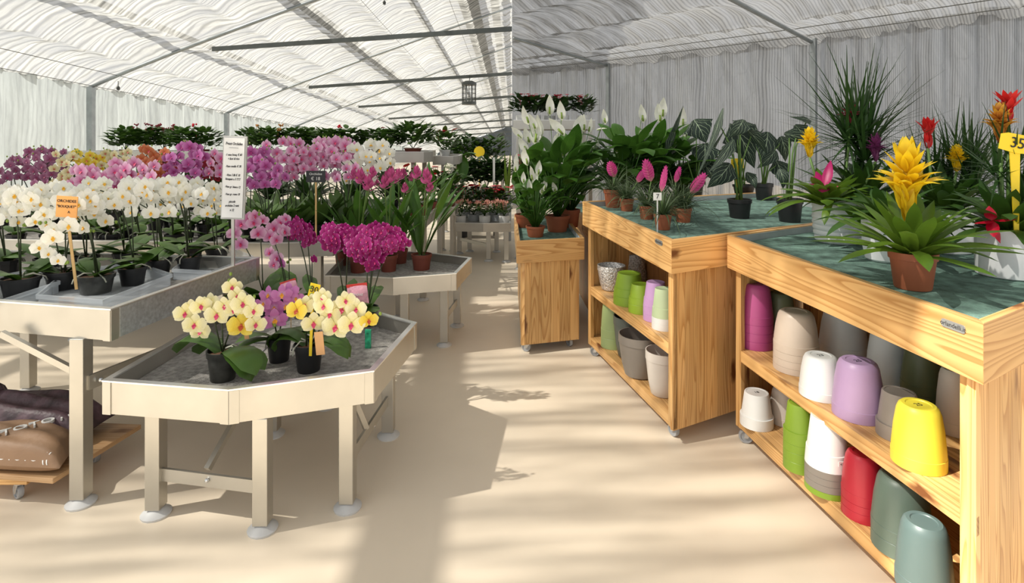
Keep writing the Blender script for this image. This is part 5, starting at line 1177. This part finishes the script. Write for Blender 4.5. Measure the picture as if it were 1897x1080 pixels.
for (x0, y0, s, w_, mt, lay) in ((1852, 265, .16, .024, 'bract_orange', GUZ), (1868, 225, .14, .024, 'bract_red', [(0, 3, .4, 1.5, -.1), (.15, 4, .4, 1.45, -.1), (.35, 5, .45, 1.0, -.4), (.5, 6, .5, 1.1, -.5)])):
    c = P(x0, y0, b.y + .05) - b; m = MB(); m.tube([(c.x * .5, c.y * .5, ph * .9), c], .007, 6); st = m.build('stem', 'stem_green', o); star_head(c, s, lay, w_).build('flower_head', mt, st)
c = P(1838, 408, b.y - .09) - b; m = MB()
for k, (a, e, L) in enumerate(((-2.9, .0, .09), (-2.2, -.7, .08), (-.3, .2, .08), (-1.4, -1.1, .09), (1.2, 1.2, .06))): m.arc(c, a, e, e - .25, L * .95, .040, 5, 'lance', 0, .3)
m.build('flower_head', 'bract_crimson', o)
# yellow stakes
def stake(label, cx_, cy_, w, h, d, zb, txt, ts, tilt, bx):
    c = P(cx_, cy_, d); o = thing('price_stake', (c.x, c.y, zb), label, 'sign', None); zc = c.z - zb; M4 = Matrix.Rotation(tilt, 4, 'Y')
    pts = [Vector((-.5 * w, -.42 * h)), Vector((-.12 * w, -.5 * h)), Vector((.12 * w, -.5 * h)), Vector((.5 * w, -.42 * h)), Vector((.5 * w, .38 * h)), Vector((.3 * w, .5 * h)), Vector((-.3 * w, .5 * h)), Vector((-.5 * w, .38 * h))]
    m = MB(); m.prism(pts, -.0015, .0015); pl = m.build('card', 'yellow_card', o, bevel=.0006); pl.matrix_local = Matrix.Translation((0, 0, zc)) @ M4 @ FACE
    m = MB(); top = Vector((0, .002, zc)) + (M4.to_3x3() @ Vector((0, 0, -h * .45))); m.hexa([Vector((bx - w * .055, 0, 0)), Vector((bx + w * .055, 0, 0)), Vector((bx + w * .055, .003, 0)), Vector((bx - w * .055, .003, 0)), top + Vector((-w * .15, 0, 0)), top + Vector((w * .15, 0, 0)), top + Vector((w * .15, .003, 0)), top + Vector((-w * .15, .003, 0))]); m.build('stick', 'yellow_card', o)
    text_obj(txt, ts, Matrix.Translation((0, -.0035, zc)) @ M4 @ FACE, 'ink', o)
b = on2(1367, 400); stake('yellow stake reading € 18 in the black alocasia pot', 1366, 303, .084, .068, b.y - .085, b.z + .05, '€ 18.', .028, 0, 0)
b = on3(1868, 510); stake('large yellow stake reading 35 at the right picture edge', 1884, 266, .13, .07, b.y - .075, b.z + .13, '35', .056, .18, -.0)
# ------------------------------------------------------------------ pots stored on the shelves
def inv_profile(r, h, kind):
    if kind == 'rounded': return [(0, h * .985), (r * .45, h * .985), (r * .48, h), (r * .62, h), (r * .72, h * .965), (r * .80, h * .88), (r * .90, h * .62), (r * .97, h * .3), (r * .985, h * .20), (r * 1.0, h * .195), (r, 0), (r * .96, 0), (r * .94, h * .2), (r * .85, h * .7), (0, h * .95)]
    if kind == 'tapered': return [(0, h * .985), (r * .6, h * .985), (r * .62, h), (r * .70, h), (r * .74, h * .97), (r * .92, h * .32), (r * 1.0, h * .315), (r * 1.0, h * .22), (r, 0), (r * .96, 0), (r * .9, h * .3), (r * .7, h * .9), (0, h * .95)]
    if kind == 'cone': return [(0, h * .99), (r * .66, h * .99), (r * .70, h), (r * .73, h * .98), (r * .90, h * .34), (r * .94, h * .33), (r, 0), (r * .96, 0), (r * .7, h * .9), (0, h * .95)]
    if kind == 'up': return [(0, 0), (r * .62, 0), (r * .70, h * .03), (r * .84, h * .3), (r * .95, h * .7), (r * .97, h * .80), (r * 1.0, h * .805), (r, h), (r * .95, h), (r * .9, h * .7), (r * .6, h * .08), (0, h * .06)]
    if kind == 'nested': return [(r * .985, 0), (r, h), (r * .93, h), (r * .94, 0), (r * .985, 0)]
def nest(o, r, h, z, m_, name='pot'):
    m = MB(); m.lathe([(r * .93, z), (r, z), (r * .997, z + h * .94), (r * .978, z + h * .97), (r * .978, z + h), (r * .93, z + h), (r * .93, z)], 28); return m.build(name, m_, o)
def shelf_pot(label, px, ybase, wpx, ytop, z, color, kind='rounded', bands=(), name='plant_pot', sticker=None, group='empty pots on the shelves', dz=0, mark=None):
    """px, ybase: foot of the pot where it meets the shelf (front edge of the rim)"""
    f = fl(px, ybase, z); r = wpx * f.y / F / 2; c = Vector((f.x, f.y + r * .9, z)); r *= (c.y / f.y); c = free(c, r * 1.005, (.006, .014)); top = P(px, ytop, c.y + r * .3).z - z
    nb = len(bands); bh = [b_[1] * top for b_ in bands]; body_z = sum(bh)
    if not bands and kind != 'up' or bands:
        pass
    o = thing(name, c, label, 'pot', group); zc = 0
    for k, (mm, hh) in enumerate(bands):
        nest(o, r * (1 - .004 * k), hh * top, zc, 'pot_' + mm, 'nested_pot'); zc += hh * top
    m = MB(); m.lathe([(a, b_ + zc) for a, b_ in inv_profile(r * (1 - .004 * nb), top - zc, kind)], 32)
    if color == 'foil': m.build('body', 'silver_foil', o)
    else: m.build('body', 'pot_' + color, o)
    if mark:
        text_obj(mark, r * .32, Matrix.Translation((0, 0, top * .985 + .0006)) @ Matrix.Rotation(.1, 4, 'Z'), 'ink', o, ext=.0003)
    if sticker:
        for (zz_, txt, az, wd) in sticker:
            h_ = wd * .8; a = az; M = Matrix.Translation(Vector((math.sin(a) * r * 1.004, -math.cos(a) * r * 1.004, zz_ * top))) @ Matrix.Rotation(a, 4, 'Z')
            m = MB(); m.box((0, -.001, 0), (wd, .0022, h_)); s_ = m.build('sticker', 'white_card', o); s_.matrix_local = M
            text_obj(txt, h_ * .55, M @ Matrix.Translation((0, -.0025, 0)) @ FACE, 'ink', o, ext=.0002)
    return o
S3 = .466; S3b = .136; S2 = .491; S2b = .136
shelf_pot('bright yellow pot upside down at the right end of the upper shelf', 1730, 880, 88, 742, S3, 'yellow', mark='25')
shelf_pot('warm grey pot upside down between lilac and yellow pots', 1688, 824, 74, 720, S3, 'warm_grey', kind='tapered')
shelf_pot('lilac pot upside down beside the white one', 1613, 787, 86, 662, S3, 'lilac', mark='25')
shelf_pot('white pot upside down with a worn mark on its base', 1540, 752, 74, 653, S3, 'clear_white', mark='23')
shelf_pot('stack of beige pots upside down next to the white one', 1492, 697, 78, 572, S3, 'beige', bands=(('beige', .10), ('beige', .12), ('beige', .12)), mark='25')
shelf_pot('stack of magenta pots upside down at the left end of the upper shelf', 1412, 650, 60, 522, S3, 'magenta', bands=(('magenta', .13), ('magenta', .13), ('magenta', .13)), mark=None)
shelf_pot('teal grey pot upside down at the right end of the bottom shelf', 1742, 1120, 92, 955, S3b, 'teal')
shelf_pot('large dark green pot upside down on the bottom shelf', 1702, 1050, 98, 872, S3b, 'dark_green', bands=(('dark_green', .2),), sticker=((.88, '6', .5, .018),))
shelf_pot('stack of red pots upside down on the bottom shelf', 1620, 978, 72, 832, S3b, 'red', bands=(('red', .15), ('red', .12)))
shelf_pot('stack topped by a white pot over dark grey ones on the bottom shelf', 1554, 935, 78, 765, S3b, 'clear_white', 'cone', bands=(('leaf_green', .08), ('taupe', .09), ('taupe', .09), ('taupe', .09)), sticker=((.50, '4,9', .1, .024),))
shelf_pot('stack of leaf green pots with price stickers on the bottom shelf', 1494, 880, 56, 742, S3b, 'leaf_green', 'tapered', bands=(('leaf_green', .16), ('leaf_green', .14), ('leaf_green', .12)), sticker=((.50, '4,9', .25, .022), (.13, '4,9', .55, .022)))
shelf_pot('small white flowerpot upside down at the left of the bottom shelf', 1413, 799, 58, 722, S3b, 'clear_white', 'tapered', mark='18')
shelf_pot('pale green and white pots at the near end of the shelf', 1235, 614, 44, 532, S2, 'pale_green', 'cone', bands=(('clear_white', .15), ('clear_white', .15)))
shelf_pot('pinkish lilac pots upside down on the middle cart shelf', 1220, 598, 46, 520, S2, 'pink_lilac', 'cone', bands=(('pink_lilac', .18), ('pink_lilac', .2)))
shelf_pot('smaller lime green pot beside the lilac one on the middle cart shelf', 1192, 583, 46, 524, S2, 'lime', 'cone', bands=(('lime', .32),))
shelf_pot('large lime green pot upside down on the middle cart shelf', 1171, 569, 58, 503, S2, 'leaf_green', 'cone', bands=(('leaf_green', .3),))
shelf_pot('silver foil pot standing at the left end of the shelf', 1137, 542, 52, 489, S2, 'foil', 'up')
shelf_pot('cream pot standing at the near end of the bottom board', 1236, 742, 64, 645, S2b, 'cream', 'up')
shelf_pot('taupe pot standing in the middle of the bottom board', 1193, 708, 78, 614, S2b, 'taupe', 'up')
shelf_pot('dark green pot with a light rim standing on the bottom board', 1171, 670, 58, 582, S2b, 'anthracite', 'up')
shelf_pot('light sage pot upside down at the far end of the bottom board', 1140, 648, 46, 545, S2b, 'light_sage', bands=(('light_sage', .2),))
shelf_pot('pale grey pot at the back behind the yellow one', 1790, 812, 60, 680, S3, 'cream')
shelf_pot('dark olive pots at the back above the warm grey one', 1732, 770, 70, 640, S3, 'olive', bands=(('olive', .15), ('olive', .15)))
shelf_pot('tall white pot at the back behind the lilac one', 1668, 735, 74, 610, S3, 'cool_white')
shelf_pot('large cool white pot upside down at the back of the upper shelf', 1584, 684, 82, 570, S3, 'cool_white', bands=(('cool_white', .2),))
shelf_pot('sage pot upside down over beige ones, behind the beige stack', 1460, 662, 54, 540, S3, 'sage', bands=(('beige', .09), ('beige', .09), ('beige', .09)))
shelf_pot('cream pot upside down behind the green stack', 1468, 815, 56, 715, S3b, 'cream')
shelf_pot('second silver foil pot upside down behind the green pots', 1180, 520, 46, 468, S2, 'foil', 'cone')
# ------------------------------------------------------------------ grey bench with anthuriums at the back left of the right bay
dA = 7.2; zA = P(1000, 222, dA).z
BR = [Vector((.02, dA, 0)), Vector((P(1102, 0, dA).x, dA, 0)), Vector((P(1102, 0, dA).x + .02, dA + .8, 0)), Vector((.02, dA + .8, 0))]
o = thing('display_bench', (0, 0, 0), 'high grey aluminium bench at the back left with white-potted anthuriums', 'bench')
tray(o, BR, zA, .12, depth=.02)
for f in ((.08, dA + .06), (BR[1].x - .05, dA + .06), (BR[1].x - .05, dA + .7)): leg(o, f, zA - .12, .05)
o = thing('display_bench', (0, 0, 0), 'lower grey bench below the high one with red-flowered plants', 'bench')
tray(o, [Vector((.02, 6.6, 0)), Vector((.75, 6.6, 0)), Vector((.75, 7.1, 0)), Vector((.02, 7.1, 0))], 1.0, .1, depth=.02)
for f in ((.08, 6.66), (.7, 6.66), (.7, 7.04)): leg(o, f, .9, .05)
for i, x in enumerate((955, 991, 1018, 1043, 1080)):
    b = P(x, 0, dA + (.18 if i in (0, 1, 3, 4) else .35)); b.z = zA - .019; b.x = max(b.x, .13)
    bush('anthurium', 'rose-red anthurium in a white pot on the high bench, %s from left' % ordn(i), b, .13, .25, 75, 'leaf_dark', .11, ('spathe_pink', 8, .07, 'spathe'), (.078, .085, 'white_plastic', 'straight'), 'rose-red anthuriums on the high bench', 'lance')
for i, x in enumerate((.16, .42, .64)):
    bush('anthurium', 'red-flowered plant on the lower grey bench, %s from left' % ordn(i), (x, 6.85, .981), .13, .26, 60, 'leaf_dark', .10, ('spathe_pink', 6, .06, 'spathe'), (.07, .08, 'black_plastic'), 'red-flowered plants on the lower bench', 'lance')
